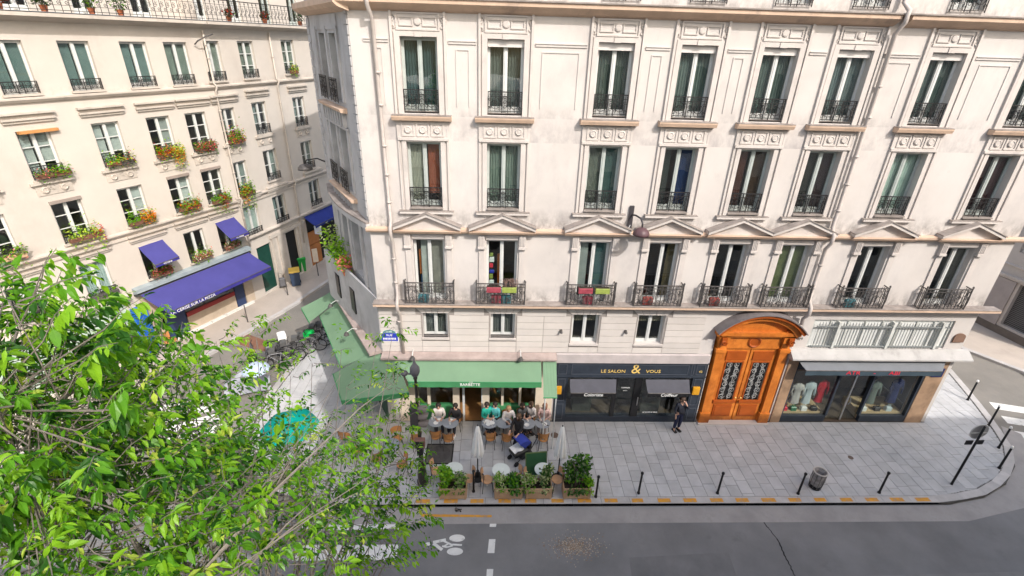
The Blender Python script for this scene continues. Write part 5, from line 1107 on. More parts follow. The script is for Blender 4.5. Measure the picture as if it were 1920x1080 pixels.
# things on tables
rr = random.Random(5)
TN = ('the leftmost grey table','the table of the man in the dark coat','the crowded grey table','the grey table with the menu','the grey table behind the pushchair','the rightmost grey table')
for ti, n in ((0,3),(1,2),(2,7),(5,2),(4,2)):
    tx, ty = TG[ti]; seen = set()
    for k in range(n):
        a = 2*pi*k/n+.5+ti; r = .11+.1*(k % 2)*(n > 2); dx, dy = r*cos(a), r*sin(a); m = MB()
        if k % 2: m.lathe([(.03,0),(.04,.08),(.036,.08),(.028,.01),(0,.01)],10)
        else: m.lathe([(.05,0),(.1,.012),(.1,.018),(.05,.008),(0,.008)],14)
        what = 'cup' if k % 2 else 'plate'; side = ('front' if dy < -.06 else 'rear' if dy > .06 else 'middle')+' '+('left' if dx < -.05 else 'right' if dx > .05 else 'centre')
        tag(m.build(what, M_cloth, None, (tx+dx,ty+dy,.742)), 'white %s at the %s of %s' % (what, side, TN[ti]), 'crockery', 'crockery on the cafe tables')
m = MB(); m.box(-.09,.09,-.14,.14,0,.012); tag(m.build('menu', M_iron2, None, (.62,15.05,.742), .2), 'dark menu lying on the empty grey table', 'menu')
m = MB(); m.box(-.3,.3,-.02,.02,0,.01); tag(m.build('strap', M_iron2, None, (1.98,15.05,.742), -.7), 'dark folded strap lying across the rightmost grey table', 'strap')
# menu board
t = thing('menu_board','dark green menu easel leaning by the right mint table','menu board',(1.62,12.95,0),.12)
m = MB(); m.M = Matrix.Rotation(radians(-14),4,'X'); m.box(-.36,.36,0,.03,.15,1.02); m.build('board', mat('board green',(.03,.10,.045),.5), t)
m = MB(); m.M = Matrix.Rotation(radians(-14),4,'X'); m.box(-.39,-.36,-.01,.04,.0,1.05); m.box(.36,.39,-.01,.04,0,1.05); m.box(-.36,.36,-.01,.04,1.02,1.05); m.build('frame', mat('olive frame',(.10,.15,.06),.5), t)
m = MB(); m.tube([(0,.26,1.0),(0,.62,.0)],.015,5); m.build('strut', M_iron2, t)
# planters
def planter(label, x0, x1, ms, kind):
    t = thing('planter', label, 'planter', ((x0+x1)/2,12.28,0), 0, 'wooden planters along the kerb'); hw = (x1-x0)/2
    m = MB(); m.box(-hw,hw,-.22,.22,.02,.06); m.box(-hw+.03,hw-.03,-.19,.19,.06,.4); m.build('core', M_soil, t)
    for k in range(3):
        z = .05+.155*k
        for y0, y1 in ((-.245,-.22),(.22,.245)): MB().box(-hw,hw,y0,y1,z,z+.148).build('plank', M_wood2, t)
        for s in (-1,1): MB().box(s*hw-(.0 if s > 0 else .025),s*hw+(.025 if s > 0 else .0),-.22,.22,z,z+.148).build('plank', M_wood2, t)
    for s in (-1,1): MB().box(s*(hw-.03)-.03,s*(hw-.03)+.03,-.262,-.246,.03,.53).build('corner_batten', M_wood2, t)
    return t
planter('pale board planter, leftmost and half hidden by the tree',-1.75,-.86,None,0); planter('pale board planter second from the left, with variegated shrubs',.13,1.05,None,0)
planter('pale board planter third from the left, with trailing leaves',1.21,2.06,None,0); planter('pale board planter rightmost, holding the tall dark shrub',2.5,3.4,None,0)
def shrub(label, x, y, z0, r, h, mats, n, leaf, stems=5):
    t = thing('shrub', label, 'shrub', (x,y,z0), 0, 'shrubs in the planters'); rr = random.Random(int(abs(x)*100)+n)
    m = MB()
    for k in range(6 if h > .7 else 4):
        c = (rr.uniform(-.5,.5)*r[0], rr.uniform(-.4,.4)*r[1], h*(.35+.6*k/5)) if h > .7 else (rr.uniform(-.6,.6)*r[0],rr.uniform(-.5,.5)*r[1],h*rr.uniform(.3,.8))
        leaves(m, blob(c,(r[0]*.62,r[1]*.62,h*.26+.06),n//5,rr), leaf, rr, len(mats))
    leaves(m, blob((0,-r[1]*.8,.02),(r[0],.12,.16),n//5,rr), leaf, rr, len(mats), .9)
    m.build('foliage', mats, t); m = MB()
    for k in range(stems): m.tube([(rr.uniform(-.1,.1),rr.uniform(-.06,.06),0),(rr.uniform(-1,1)*r[0]*.4,rr.uniform(-1,1)*r[1]*.4,h*.5),(rr.uniform(-1,1)*r[0]*.6,rr.uniform(-1,1)*r[1]*.6,h)],[.014,.01,.004],4)
    m.build('stem', M_trunk, t)
shrub('bright lime bush at the left end of the leftmost planter',-1.6,12.3,.42,(.3,.28),.75,[L_lime,L_mid],420,.11); shrub('grey green leafy shrub in the leftmost planter',-1.1,12.3,.42,(.32,.26),.6,[L_olive,L_mid,L_pale],420,.1)
shrub('cream variegated shrub at the left of the second planter',.33,12.3,.45,(.27,.26),.5,[L_pale,L_mid],420,.085); shrub('dark green trailing plant in the middle of the second planter',.82,12.26,.42,(.3,.26),.45,[L_dark,L_mid],420,.12)
shrub('cream variegated shrub between the second and third planters',1.3,12.28,.43,(.27,.26),.48,[L_pale,L_mid],400,.085); shrub('upright grey green shrub at the right of the third planter',1.85,12.3,.42,(.26,.24),.85,[L_olive,L_dark,L_pale],460,.1)
shrub('tall dark green shrub filling the rightmost planter',2.95,12.32,.42,(.46,.32),1.1,[L_dark,L_dark,L_olive,L_mid],620,.13,9); shrub('small bright green bush at the right end of the rightmost planter',3.32,12.25,.4,(.2,.24),.45,[L_mid,L_lime],240,.1)
# closed parasols
def parasol(label, x, y, top, low, pole_r=.022):
    t = thing('closed_parasol', label, 'parasol', (x,y,0), 0, 'closed white parasols')
    rr = random.Random(int(x*10)); n = 20; prof = [(.02,top),(.06,top-.06),(.09,top-.3),(.14,top-.7),(.17,low+.3),(.19,low+.12),(.17,low)]
    m = MB(); m.grid(lambda u,v: None or (lambda i: (lambda r,z,a: (r*(1+.28*sin(a*8)*min(1,v*2))*cos(a), r*(1+.28*sin(a*8)*min(1,v*2))*sin(a), z-.05*v*sin(a*8+1)))(prof[i][0],prof[i][1],2*pi*u))(min(6,int(round(v*6)))), 48, 6)
    m.build('cloth', M_cloth, t, smooth=True)
    MB().lathe([(pole_r,0.05),(pole_r,top+.04),(0,top+.06)],10).build('pole', M_iron, t)
    m = MB(); m.lathe([(.24,0),(.24,.04),(.06,.07),(.05,.35),(.03,.36)],18); m.build('base', M_black, t)
parasol('closed white parasol left, between the cafe door and the planters',-.49,13.0,2.42,1.15); parasol('closed white parasol right, in front of the salon end of the terrace',2.4,12.95,2.45,1.1)
# open teal parasol at the left
q = at(543,800,2.3); t = thing('open_parasol','open teal green parasol on the corner pavement behind the tree','parasol',(q.x,q.y,0))
m = MB()
for k in range(6):
    a0, a1 = 2*pi*k/6+.3, 2*pi*(k+1)/6+.3
    m.grid(lambda u,v,a0=a0,a1=a1: (lambda r,a: (r*cos(a)*(1-.1*sin(pi*u)*v), r*sin(a)*(1-.1*sin(pi*u)*v), 2.75-.45*v+.05*sin(pi*v)))(.95*v, a0+(a1-a0)*u), 6, 4)
m.build('canopy', M_teal, t); MB().lathe([(.025,0),(.025,2.75),(0,2.82)],8).build('pole', M_wood, t); MB().lathe([(.25,0),(.25,.05),(.05,.09)],14).build('base', M_iron2, t)
m = MB()
for k in range(6): a = 2*pi*k/6+.3; m.tube([(0,0,2.72),(.93*cos(a),.93*sin(a),2.28)],.01,4)
m.build('rib', M_wood, t)
q = at(478,688,1.9); t = thing('open_parasol','small pale blue umbrella open among the leaves, on the side street','parasol',(q.x,q.y,0))
m = MB(); m.lathe([(.55,1.75),(.45,1.88),(.25,1.98),(.0,2.02)],14); m.build('canopy', mat('pale blue cloth',(.42,.50,.62),.8), t); MB().lathe([(.02,0),(.02,2.05)],8).build('pole', M_iron2, t)
# wheelie bins
def bin_(label, px_, py_, mt, lid, rz=0.4):
    q = at(px_,py_); t = thing('wheelie_bin',label,'wheelie bin',(q.x,q.y,0),rz)
    m = MB(); m.add([(-.24,-.27,.06),(.24,-.27,.06),(.24,.27,.06),(-.24,.27,.06),(-.3,-.36,.98),(.3,-.36,.98),(.3,.36,.98),(-.3,.36,.98)],[(0,3,2,1),(4,5,6,7),(0,1,5,4),(1,2,6,5),(2,3,7,6),(3,0,4,7)]); m.box(-.32,.32,-.38,.38,.92,.985); m.build('body', mt, t)
    MB().bev(-.32,.32,-.4,.38,.99,1.07,.04).build('lid', lid, t)
    for s in (-1,1): m = MB(); m.M = Matrix.Translation((s*.27,.27,.1)) @ Matrix.Rotation(pi/2,4,'Y'); m.lathe([(.1,-.03),(.1,.03)],12); m.build('wheel', M_black, t)
    m = MB(); m.tube([(-.25,.42,1.0),(.25,.42,1.0)],.018,6); m.build('handle', mt, t)
bin_('bright green wheelie bin against the far doorway',567,508,mat('bin green',(.015,.26,.045),.4),mat('bin green lid',(.02,.36,.06),.4)); bin_('dark blue wheelie bin with a yellow lid on the side footway',556,534,mat('bin navy',(.035,.055,.10),.4),mat('bin yellow',(.62,.42,.08),.5))
q = at(597,517); t = thing('notice_post','cream notice plate on a thin post on the side footway','sign post',(q.x,q.y,0),.5)
MB().lathe([(.03,0),(.025,1.2),(.02,1.9)],8).build('post', M_iron2, t); MB().bev(-.16,.16,-.04,.04,1.0,1.9,.02).build('plate', mat('cream plate',(.6,.52,.43),.6), t)
q = wp(P2o,P2u,5.1,.7,2.7); t = thing('hanging_sign','small white hanging sign by the far blue awning','sign',q,RR+pi/2)
MB().box(-.25,.25,-.03,.03,-.3,.25).build('plate', mat('white blue sign',(.6,.65,.75),.4), t); m = MB(); m.box(-.15,.15,-.04,-.03,-.15,.1); m.build('mark', M_plaque, t); m = MB(); m.tube([(.0,.0,.25),(.0,.0,.4),(.6,0,.45)],.015,5); m.build('bracket', M_iron, t)
q = wp(P1o,P1u,-1.9,.25,0); t = thing('shop_shutter','bright blue panel door beside the violet awning, partly behind leaves','door',q,RL)
MB().box(-.45,.2,-.06,.06,.0,2.6).build('panel', mat('azure paint',(.02,.13,.50),.5,.2,2), t)
for k in range(2): MB().box(-.38,.13,-.08,-.06,.25+1.2*k,1.25+1.2*k).build('inner_panel', mat('azure paint dark',(.015,.10,.40),.5), t)
q = at(315,640,0); q = wp(P1o,P1u,-1.3,.6,0); t = thing('wicker_chair','tan wicker chair under the violet awning near the blue door','chair',q,RL+.6)
MB().bev(-.24,.24,-.24,.24,.4,.46,.02).build('seat', M_wood, t); m = MB(); m.grid(lambda u,v: (.26*sin(-1.2+2.4*u),.02+.22*cos(-1.2+2.4*u),.46+.4*v),10,3); m.build('backrest', M_wood, t)
for a in (-1,1):
    for b in (-1,1): MB().box(a*.2-.02,a*.2+.02,b*.2-.02,b*.2+.02,0,.4).build('leg', M_wood2, t)
# bicycles
def make_bike():
    t = thing('bicycle','x','bicycle')
    for X in (-.52,.52):
        m = MB(); m.tube([(X+.32*cos(2*pi*k/22),0,.34+.32*sin(2*pi*k/22)) for k in range(23)],.022,5)
        wh = m.build('wheel', M_black, t); m = MB()
        for k in range(8): a = pi*k/8; m.tube([(X-.3*cos(a),0,.34-.3*sin(a)),(X+.3*cos(a),0,.34+.3*sin(a))],.004,3)
        m.build('spokes', mat('steel',(.6,.6,.6)), wh)
    m = MB(); A,B_,C_,D_ = (-.52,0,.34),(-.05,0,.32),(-.2,0,.82),(.38,0,.8)
    for p, q in ((A,B_),(A,C_),(B_,C_),(B_,D_),(C_,D_),(D_,(.52,0,.34))): m.tube([p,q],.018,5)
    m.build('frame', mat('bike frame',(.18,.18,.19),.35,.1,rnd=.8), t)
    m = MB(); m.tube([(.38,0,.8),(.35,0,1.0)],.015,5); m.tube([(.3,-.28,1.0),(.38,-.1,1.03),(.38,.1,1.03),(.3,.28,1.0)],.014,5); m.build('handlebar', M_iron, t)
    m = MB(); m.tube([(-.2,0,.82),(-.22,0,.92)],.014,5); m.bev(-.36,-.1,-.07,.07,.92,.97,.02); m.build('saddle', M_black, t)
    m = MB(); m.tube([(-.05,-.1,.32),(-.05,.1,.32)],.012,4); m.box(-.1,0,-.16,-.1,.3,.33); m.box(-.1,0,.1,.16,.3,.33); m.build('pedals', M_black, t)
    m = MB(); m.box(.45,.72,-.16,.16,.78,.98); m.build('basket', mat('basket wire',(.1,.1,.1),.6), t); return t
t = make_bike(); BK = []; LB = ['bicycle farthest along the parked row under the green awning','second bicycle from the far end of the parked row','third bicycle of the row, leaning toward the side street','fourth bicycle in the row, next to the green one','bicycle beside the bright green scooter bag in the row','sixth bicycle of the row, partly under the side awning','seventh bicycle, close to the leaves','eighth bicycle, half hidden by leaves','bicycle nearest the camera in the parked row']
for k in range(9): s = Vector((-8.35,22.4)).lerp(Vector((-10.1,19.6)), k/8); BK.append((s.x+RND.uniform(-.15,.15), s.y, 0, radians(-160)+RND.uniform(-.2,.2)+k*.02))
list(copies(t, BK, LB, 'bicycles parked beside the green awning'))
q = (-9.15,21.3); t = thing('green_cover','bright green bag slung over a parked bicycle','bag',(q[0],q[1],.75)); MB().bev(-.22,.22,-.18,.18,0,.32,.1).build('bag', mat('vivid green',(.0,.40,.07),.5), t); m = MB(); m.tube([(-.1,0,.3),(0,0,.42),(.1,0,.3)],.015,5); m.build('strap', M_iron, t)
q = at(497,652,.6); t = thing('scooter','dark parked scooter with a white top box at the near end of the bicycles','scooter',(q.x,q.y,0),radians(-150))
for X in (-.55,.6): m = MB(); m.M = Matrix.Translation((X,0,.25)) @ Matrix.Rotation(pi/2,4,'X'); m.lathe([(.15,-.06),(.25,-.05),(.25,.05),(.15,.06)],16); m.build('wheel', M_black, t)
m = MB(); m.bev(-.75,.0,-.17,.17,.3,.72,.06); m.bev(-.05,.4,-.15,.15,.25,.33,.02); m.add([(.4,-.2,.3),(.4,.2,.3),(.55,.18,.95),(.55,-.18,.95),(.5,-.2,.3),(.5,.2,.3),(.62,.16,.95),(.62,-.16,.95)],[(0,3,2,1),(4,5,6,7),(0,4,7,3),(1,2,6,5),(3,7,6,2)]); m.build('body', mat('scooter grey',(.10,.105,.12),.3), t)
MB().bev(-.7,-.0,-.14,.14,.74,.84,.04).build('saddle', M_black, t); MB().bev(-1.0,-.62,-.2,.2,.86,1.2,.06).build('top_box', M_cloth, t); m = MB(); m.tube([(.48,-.32,1.02),(.55,0,1.05),(.48,.32,1.02)],.02,5); m.build('handlebar', M_iron, t)
q = at(462,710,.6); t = thing('scooter_cover','grey covered motorbike beside the tree leaves on the side street','covered motorbike',(q.x,q.y,0),.4)
m = MB(); m.grid(lambda u,v: (-.9+1.8*u, (v-.5)*.9*(1-.3*sin(pi*u)), max(.05,(.5+.55*sin(pi*u)+.06*sin(u*19))*(1-abs(2*v-1)**2.2))), 14, 8); m.build('cover', mat('grey tarpaulin',(.30,.31,.35),.6,.2,5), t, smooth=True)
m = MB(); m.M = Matrix.Translation((-.6,0,.22)) @ Matrix.Rotation(pi/2,4,'X'); m.lathe([(.14,-.06),(.24,-.05),(.24,.05),(.14,.06)],14); m.build('wheel', M_black, t)
# ------------------------------------------------------------------ far right building across the cross street
RB = Vector((29.9,22.4,0)); RBv = Vector((.0,0,0))
rb_a = Vector((28.45,25.2)); rb_b = Vector((29.0,21.6)); rz = math.atan2(rb_b.y-rb_a.y, rb_b.x-rb_a.x); Lr = (rb_b-rb_a).length
B3 = tag(put('grey_building', None, None, (rb_a.x,rb_a.y,0), rz), 'grey building across the cross street with dark shutters, at the right edge', 'building')
# local +x runs toward the camera side, -y faces the cross street
M_gs = mat('grey render',(.46,.42,.395),.85,.08,1,.2,40,stain=[('blotch',(1,.55,.75),(.3,.27,.25),.4)])
m = MB(); m.wall(-6, 4.1, 0, 13, [(-3.5,-.15,.55,3.0),(1.7,4.0,.55,3.0),(-3.3,-.6,4.6,6.8),(.9,2.4,4.6,6.8)], 0, .4); m.quad((4.1,0,0),(4.1,8,0),(4.1,8,13),(4.1,0,13)); m.quad((-6,8,0),(-6,0,0),(-6,0,13),(-6,8,13)); m.quad((4.1,8,13),(-6,8,13),(-6,0,13),(4.1,0,13)); m.build('wall', M_gs, B3)
m = MB(); m.box(-6,4.1,-.07,0,.0,.42); m.build('plinth', mat('brown grey plinth',(.14,.115,.10),.8), B3)
m = MB(); m.box(.0,1.55,-.09,0,.42,3.05); m.build('pilaster', mat('mauve grey pilaster',(.33,.29,.28),.8,.1,2), B3)
MB().box(-3.5,-.15,.25,.3,.55,3.0).build('shutter', M_black, B3); sh = MB().box(1.7,4.0,.25,.3,.55,3.0).build('shutter', M_black, B3)
for k in range(24): MB().box(1.7,4.0,.21,.25,.6+k*.1,.635+k*.1).build('shutter_slat', mat('slat grey',(.16,.16,.165),.4), sh)
m = MB(); m.profile([(0,3.05),(-.1,3.08),(-.16,3.2),(-.16,3.3),(0,3.34)], -6, 4.1); m.profile([(0,3.75),(-.08,3.78),(-.1,3.86),(0,3.9)], -6, 4.1); m.build('string_course', M_gs, B3)
for a, b in ((-3.3,-.6),(.9,2.4)): window(B3, (a+b)/2, 4.6, b-a, 2.2, bars=2)
# the building the picture is taken from: it shades the street and shows in the window panes
BO_ = tag(put('opposite_building', None, None, (0,-.6,0), pi), 'pale stone building facing the corner building, seen mirrored in its window panes', 'building')
def opp(x0, x1, h, tall):
    hs = []; k = x0+1.0
    while k < x1-1.6:
        for z in ((.8,3.2),(4.6,6.6),(7.8,9.8),(11,13),(14.2,16)) : 
            if z[1] < h-.6: hs.append((k,k+1.15,z[0],z[1]))
        k += 2.6
    m = MB(); m.wall(x0, x1, 0, h, hs, 0, .25); m.quad((x1,0,0),(x1,10,0),(x1,10,h),(x1,0,h)); m.quad((x0,10,0),(x0,0,0),(x0,0,h),(x0,10,h)); m.quad((x0,0,h),(x1,0,h),(x1,10,h),(x0,10,h)); m.quad((x0,10,h),(x1,10,h),(x1,10,0),(x0,10,0))
    m.build('wall', M_left, BO_)
    m = MB()
    for a, b, c, d in hs: m.box(a,b,.2,.24,c,d)
    m.build('window_glass', mat('dark glass',(.03,.035,.04),.08,spec=.6), BO_)
    m = MB()
    for z in (3.8,7.1,10.3,13.6,h-.5):
        if z < h-.2: m.box(x0,x1,-.08,0,z,z+.3)
    m.build('string_course', M_trim, BO_)
MB().box(-7.7,-5.4,.9,1.7,18.9,22.5).build('chimney', M_trim, BO_); opp(-37.5,-4.4,18.9,True); opp(-4.39,12,11.5,False)  # unseen chimney added here so its shadow falls on the corner awning
# ------------------------------------------------------------------ people
def skinmesh(name, nodes, edges, mt, parent, root=0, lv=1):
    me = bpy.data.meshes.new(name); me.from_pydata([n[0] for n in nodes], edges, []); me.materials.append(mt)
    o = put(name, me, parent)
    md = o.modifiers.new('skin','SKIN'); md.use_smooth_shade = True
    sv = me.skin_vertices[0].data
    for i, n in enumerate(nodes): r = n[1]; sv[i].radius = (r,r) if not isinstance(r,tuple) else r; sv[i].use_root = (i == root)
    s = o.modifiers.new('sub','SUBSURF'); s.levels = lv; s.render_levels = lv
    return o
def person(label, loc, rz, pose='stand', top=(.2,.2,.2), legs=(.05,.05,.07), hair=(.03,.02,.015), sc=1., group=None, arms=None, longh=False, lean=0., sleeve=True, bag=None):
    t = thing('person', label, 'person', loc, rz, group); t.scale = (sc,sc,sc)
    sit = pose == 'sit'
    pz = .52 if sit else .93; fy = -lean
    P = {'pel':(0,.0,pz),'bel':(0,fy*.3,pz+.16),'che':(0,fy*.7,pz+.36),'nk':(0,fy-.01,pz+.53),'hd':(0,fy-.03,pz+.64),'crown':(0,fy-.02,pz+.76)}
    A = arms or ('table' if sit else 'down')
    for s, n in ((-1,'l'),(1,'r')):
        P['sh'+n] = (s*.17,fy*.85,pz+.46)
        if A == 'table': P['el'+n] = (s*.24,fy-.1,pz+.22); P['wr'+n] = (s*.12,fy-.33,pz+.27); P['hn'+n] = (s*.08,fy-.41,pz+.27)
        elif A == 'face' and s > 0: P['el'+n] = (s*.22,fy-.18,pz+.28); P['wr'+n] = (s*.08,fy-.2,pz+.52); P['hn'+n] = (s*.05,fy-.17,pz+.6)
        elif A == 'push': P['el'+n] = (s*.21,fy-.14,pz+.22); P['wr'+n] = (s*.17,fy-.38,pz+.14); P['hn'+n] = (s*.15,fy-.46,pz+.13)
        else: P['el'+n] = (s*.23,fy*.6+.02,pz+.2); P['wr'+n] = (s*.22,fy*.5-.06,pz-.03); P['hn'+n] = (s*.215,fy*.5-.08,pz-.12)
        P['hp'+n] = (s*.09,0,pz-.03)
        if sit: P['kn'+n] = (s*.12,-.42,pz-.02); P['an'+n] = (s*.12,-.44,.09); P['to'+n] = (s*.13,-.6,.035)
        elif pose == 'walk': P['kn'+n] = (s*.1,-.12*s-.06,.49); P['an'+n] = (s*.1,.2*-s*-1 if s < 0 else -.16,.1 if s > 0 else .14); P['to'+n] = (s*.11,P['an'+n][1]-.16,.04)
        else: P['kn'+n] = (s*.1,-.02,.49); P['an'+n] = (s*.1,.03,.09); P['to'+n] = (s*.13,-.13,.035)
    N = []; E = []; ix = {}
    def nd(k, r): ix[k] = len(N); N.append((P[k],r)); 
    def ed(a, b): E.append((ix[a],ix[b]))
    for k, r in (('pel',.11),('bel',.10),('che',.115),('nk',.05),('hd',.088),('crown',.07)): nd(k,r)
    for a, b in (('pel','bel'),('bel','che'),('che','nk'),('nk','hd'),('hd','crown')): ed(a,b)
    P['nose'] = (0,P['hd'][1]-.105,P['hd'][2]); nd('nose',.016); ed('hd','nose')
    for n, s in (('l',-1),('r',1)):
        for k, r in (('sh',.05),('el',.038),('wr',.027),('hn',.03)): nd(k+n,r)
        ed('che','sh'+n); ed('sh'+n,'el'+n); ed('el'+n,'wr'+n); ed('wr'+n,'hn'+n)
        h = Vector(P['hn'+n]); d = (h-Vector(P['wr'+n])).normalized(); u = d.cross(Vector((0,0,1))); u = u.normalized() if u.length > .1 else Vector((1,0,0))
        for k in range(4): 
            f1 = 'f%s%d' % (n,k); off = u*(.024*(k-1.5)); P[f1] = tuple(h+off+d*.045); P[f1+'t'] = tuple(h+off+d*(.075+.012*(k in (1,2)))+Vector((0,0,-.018))); nd(f1,.009); nd(f1+'t',.008); ed('hn'+n,f1); ed(f1,f1+'t')
        P['th'+n] = tuple(h-d*.01+u*.045*-s+d*.03); nd('th'+n,.01); ed('hn'+n,'th'+n)
        for k, r in (('hp',.085),('kn',.055),('an',.04),('to',.03)): nd(k+n,r)
        ed('pel','hp'+n); ed('hp'+n,'kn'+n); ed('kn'+n,'an'+n); ed('an'+n,'to'+n)
    skinmesh('body', N, E, M_skin, t)
    key = '%.2f %.2f %.2f' % top
    N = []; E = []; ix = {}
    for k, r in (('pel',.145),('bel',.14),('che',.15)): nd(k,r)
    P['cl'] = (0,fy*.9,pz+.48); nd('cl',.075); ed('pel','bel'); ed('bel','che'); ed('che','cl')
    for n in 'lr':
        P['cf'+n] = tuple(Vector(P['el'+n]).lerp(Vector(P['wr'+n]),.85 if sleeve else .02)); 
        for k, r in (('sh',.075),('el',.056)) + ((('cf',.042),) if sleeve else ()): nd(k+n,r)
        ed('che','sh'+n); ed('sh'+n,'el'+n)
        if sleeve: ed('el'+n,'cf'+n)
    skinmesh('jacket', N, E, mat('cloth '+key, top, .85, .15, 6), t, 1)
    N = []; E = []; ix = {}; P['wst'] = (0,0,pz+.08); nd('pel',.135); nd('wst',.125); ed('pel','wst')
    for n in 'lr':
        P['hm'+n] = tuple(Vector(P['kn'+n]).lerp(Vector(P['an'+n]),.92))
        for k, r in (('hp',.105),('kn',.075),('hm',.06)): nd(k+n,r)
        ed('pel','hp'+n); ed('hp'+n,'kn'+n); ed('kn'+n,'hm'+n)
    skinmesh('trousers', N, E, mat('trousers %.2f %.2f %.2f' % legs, legs, .85, .15, 6), t)
    hx, hy, hz = P['hd']; m = MB()
    m.lathe([(.085,-.06 if not longh else -.16),(.104,.0),(.106,.06),(.085,.11),(.045,.14),(0,.148)], 14, (hx,hy+.025,hz)); m.build('hair', mat('hair %.2f' % hair[0], hair, .6), t, smooth=True)
    for s in (-1,1):
        MB().lathe([(0,-.012),(.011,0),(0,.012)],6,(hx+s*.035,hy-.083,hz+.012)).build('eye', M_black, t)
        MB().lathe([(.0,-.03),(.014,-.01),(.016,.012),(0,.026)],6,(hx+s*.097,hy+.0,hz)).build('ear', M_skin, t)
        a = P['an'+('l' if s < 0 else 'r')]; m = MB(); m.bev(a[0]-.05,a[0]+.05,a[1]-.19,a[1]+.07,max(0,a[2]-.09),max(.09,a[2]+.0),.03); m.build('shoe', M_cloth if sum(legs) < .1 and sit else M_black, t)
    MB().box(-.022,.022,hy-.093,hy-.083,hz-.05,hz-.042).build('mouth', mat('lips',(.35,.12,.1),.5), t)
    if bag: m = MB(); m.bev(-.17,.17,.12,.34,pz+.08,pz+.5,.06); m.build('backpack', mat('backpack',bag,.8), t)
    return t
def stool(x, y, lab):
    return dup(COL.objects['bistro_chair'], (x,y,0), 0, lab, 'chairs with their backs to the cafe front')
SE = [(-2.13,15.55,(.60,.55,.52),(.03,.03,.04),(.02,.015,.012),'seated man in a white jacket and sunglasses at the leftmost grey table',{}),
 (-1.45,15.52,(.03,.028,.03),(.03,.03,.035),(.02,.015,.012),'seated man in a long dark coat at the second grey table, white shoes',{}),
 (-.22,15.6,(.02,.32,.24),(.05,.05,.06),(.025,.018,.014),'seated person in a teal green top left of the crowded table',{}),
 (.12,15.62,(.10,.42,.42),(.05,.05,.06),(.03,.02,.015),'seated person in a turquoise patterned top behind the crowded table',{}),
 (.62,15.5,(.66,.62,.60),(.25,.2,.18),(.30,.18,.09),'seated person in a white blouse leaning over the empty grey table',dict(lean=.12)),
 (1.2,15.58,(.05,.05,.05),(.05,.05,.06),(.05,.03,.02),'seated person in black behind the pushchair table',dict(longh=True)),
 (1.55,15.66,(.42,.38,.36),(.05,.05,.06),(.10,.06,.035),'seated person in a grey patterned shirt beside the one in black',dict(longh=True)),
 (2.1,15.55,(.48,.33,.30),(.3,.24,.22),(.22,.10,.06),'seated woman in a dusty pink coat at the rightmost grey table',dict(longh=True))]
for (X, Y, top, lg, hr, lab, kw) in SE:
    person(lab, (X,Y,0), {-2.13:.15,-1.45:-.35,-.22:.5,.12:-.55,.62:.2,1.2:.6,1.55:-.5,2.1:-.3}.get(X,0), 'sit', top, lg, hr, 1., 'people seated at the cafe', **kw)
    stool(X, Y, 'honey wood chair under the '+lab.split(' at ')[0].split(' behind ')[0].split(' left ')[0].split(' leaning ')[0].split(' beside ')[0])
person('man in dark clothes leaning with a hand to his face before the salon', (7.55,15.45,0), .25, 'stand', (.018,.02,.03), (.02,.025,.06), (.05,.03,.02), 1.0, arms='face')
person('dark haired woman in black with floral sleeves standing with the pushchair', (1.0,14.45,0), -.5, 'walk', (.022,.02,.022), (.02,.02,.03), (.10,.035,.02), 1.0, arms='push', longh=True)
q = at(533,522); person('person with a blue backpack walking beside the bins on the side footway', (q.x,q.y,0), 2.6, 'walk', (.05,.08,.13), (.03,.035,.06), (.02,.016,.014), 1.0, bag=(.03,.07,.12))
q = at(532,540); t = thing('shopping_trolley','small dark two-wheeled shopping trolley pulled along the side footway','trolley',(q.x,q.y,0),.5)
MB().bev(-.17,.17,-.13,.13,.18,.7,.05).build('bag', mat('trolley grey',(.12,.12,.13),.7), t); m = MB(); m.tube([(-.14,.14,.1),(-.14,.2,1.0),(.14,.2,1.0),(.14,.14,.1)],.012,5); m.build('handle', mat('steel',(.6,.6,.6)), t)
for s in (-1,1): m = MB(); m.M = Matrix.Translation((s*.19,.1,.09)) @ Matrix.Rotation(pi/2,4,'Y'); m.lathe([(.09,-.02),(.09,.02)],12); m.build('wheel', M_black, t)
# pushchair
t = thing('pushchair','black pushchair with a blue hood and a white blanket, parked before the cafe tables','pushchair',(1.18,13.95,0),-1.0)
MP = mat('royal blue fabric',(.03,.05,.30),.7)
m = MB(); m.grid(lambda u,v: (.24*(2*u-1), -.02+.34*cos(pi*.15+v*pi*.55)-.1, .72+.36*sin(pi*.15+v*pi*.55)*(1-.12*(2*u-1)**2)), 8, 8)
for s in (-1,1): m.add([(s*.24,-.1,.72)]+[(s*.24,-.02+.34*cos(pi*.15+v/8*pi*.55)-.1,.72+.32*sin(pi*.15+v/8*pi*.55)) for v in range(9)],[[0]+[i for i in range(1,10)]])
m.build('hood', MP, t, smooth=True)
m = MB(); m.bev(-.23,.23,-.5,.2,.42,.6,.06); m.bev(-.22,.22,.08,.22,.5,.9,.05); m.bev(-.2,.2,-.2,.3,.16,.34,.04); m.build('seat', M_black, t)
m = MB(); m.grid(lambda u,v: (-.2+.4*u,-.52+.42*v,.63+.05*sin(u*7)*sin(v*6)+.05*v),8,6); m.build('blanket', M_cloth, t, smooth=True)
m = MB()
for s in (-1,1): m.tube([(s*.25,.45,1.0),(s*.25,.2,.6),(s*.24,-.42,.2)],.016,6); m.tube([(s*.24,.1,.5),(s*.25,.3,.14)],.016,6)
m.tube([(-.25,.45,1.0),(.25,.45,1.0)],.02,6); m.build('frame', M_iron, t)
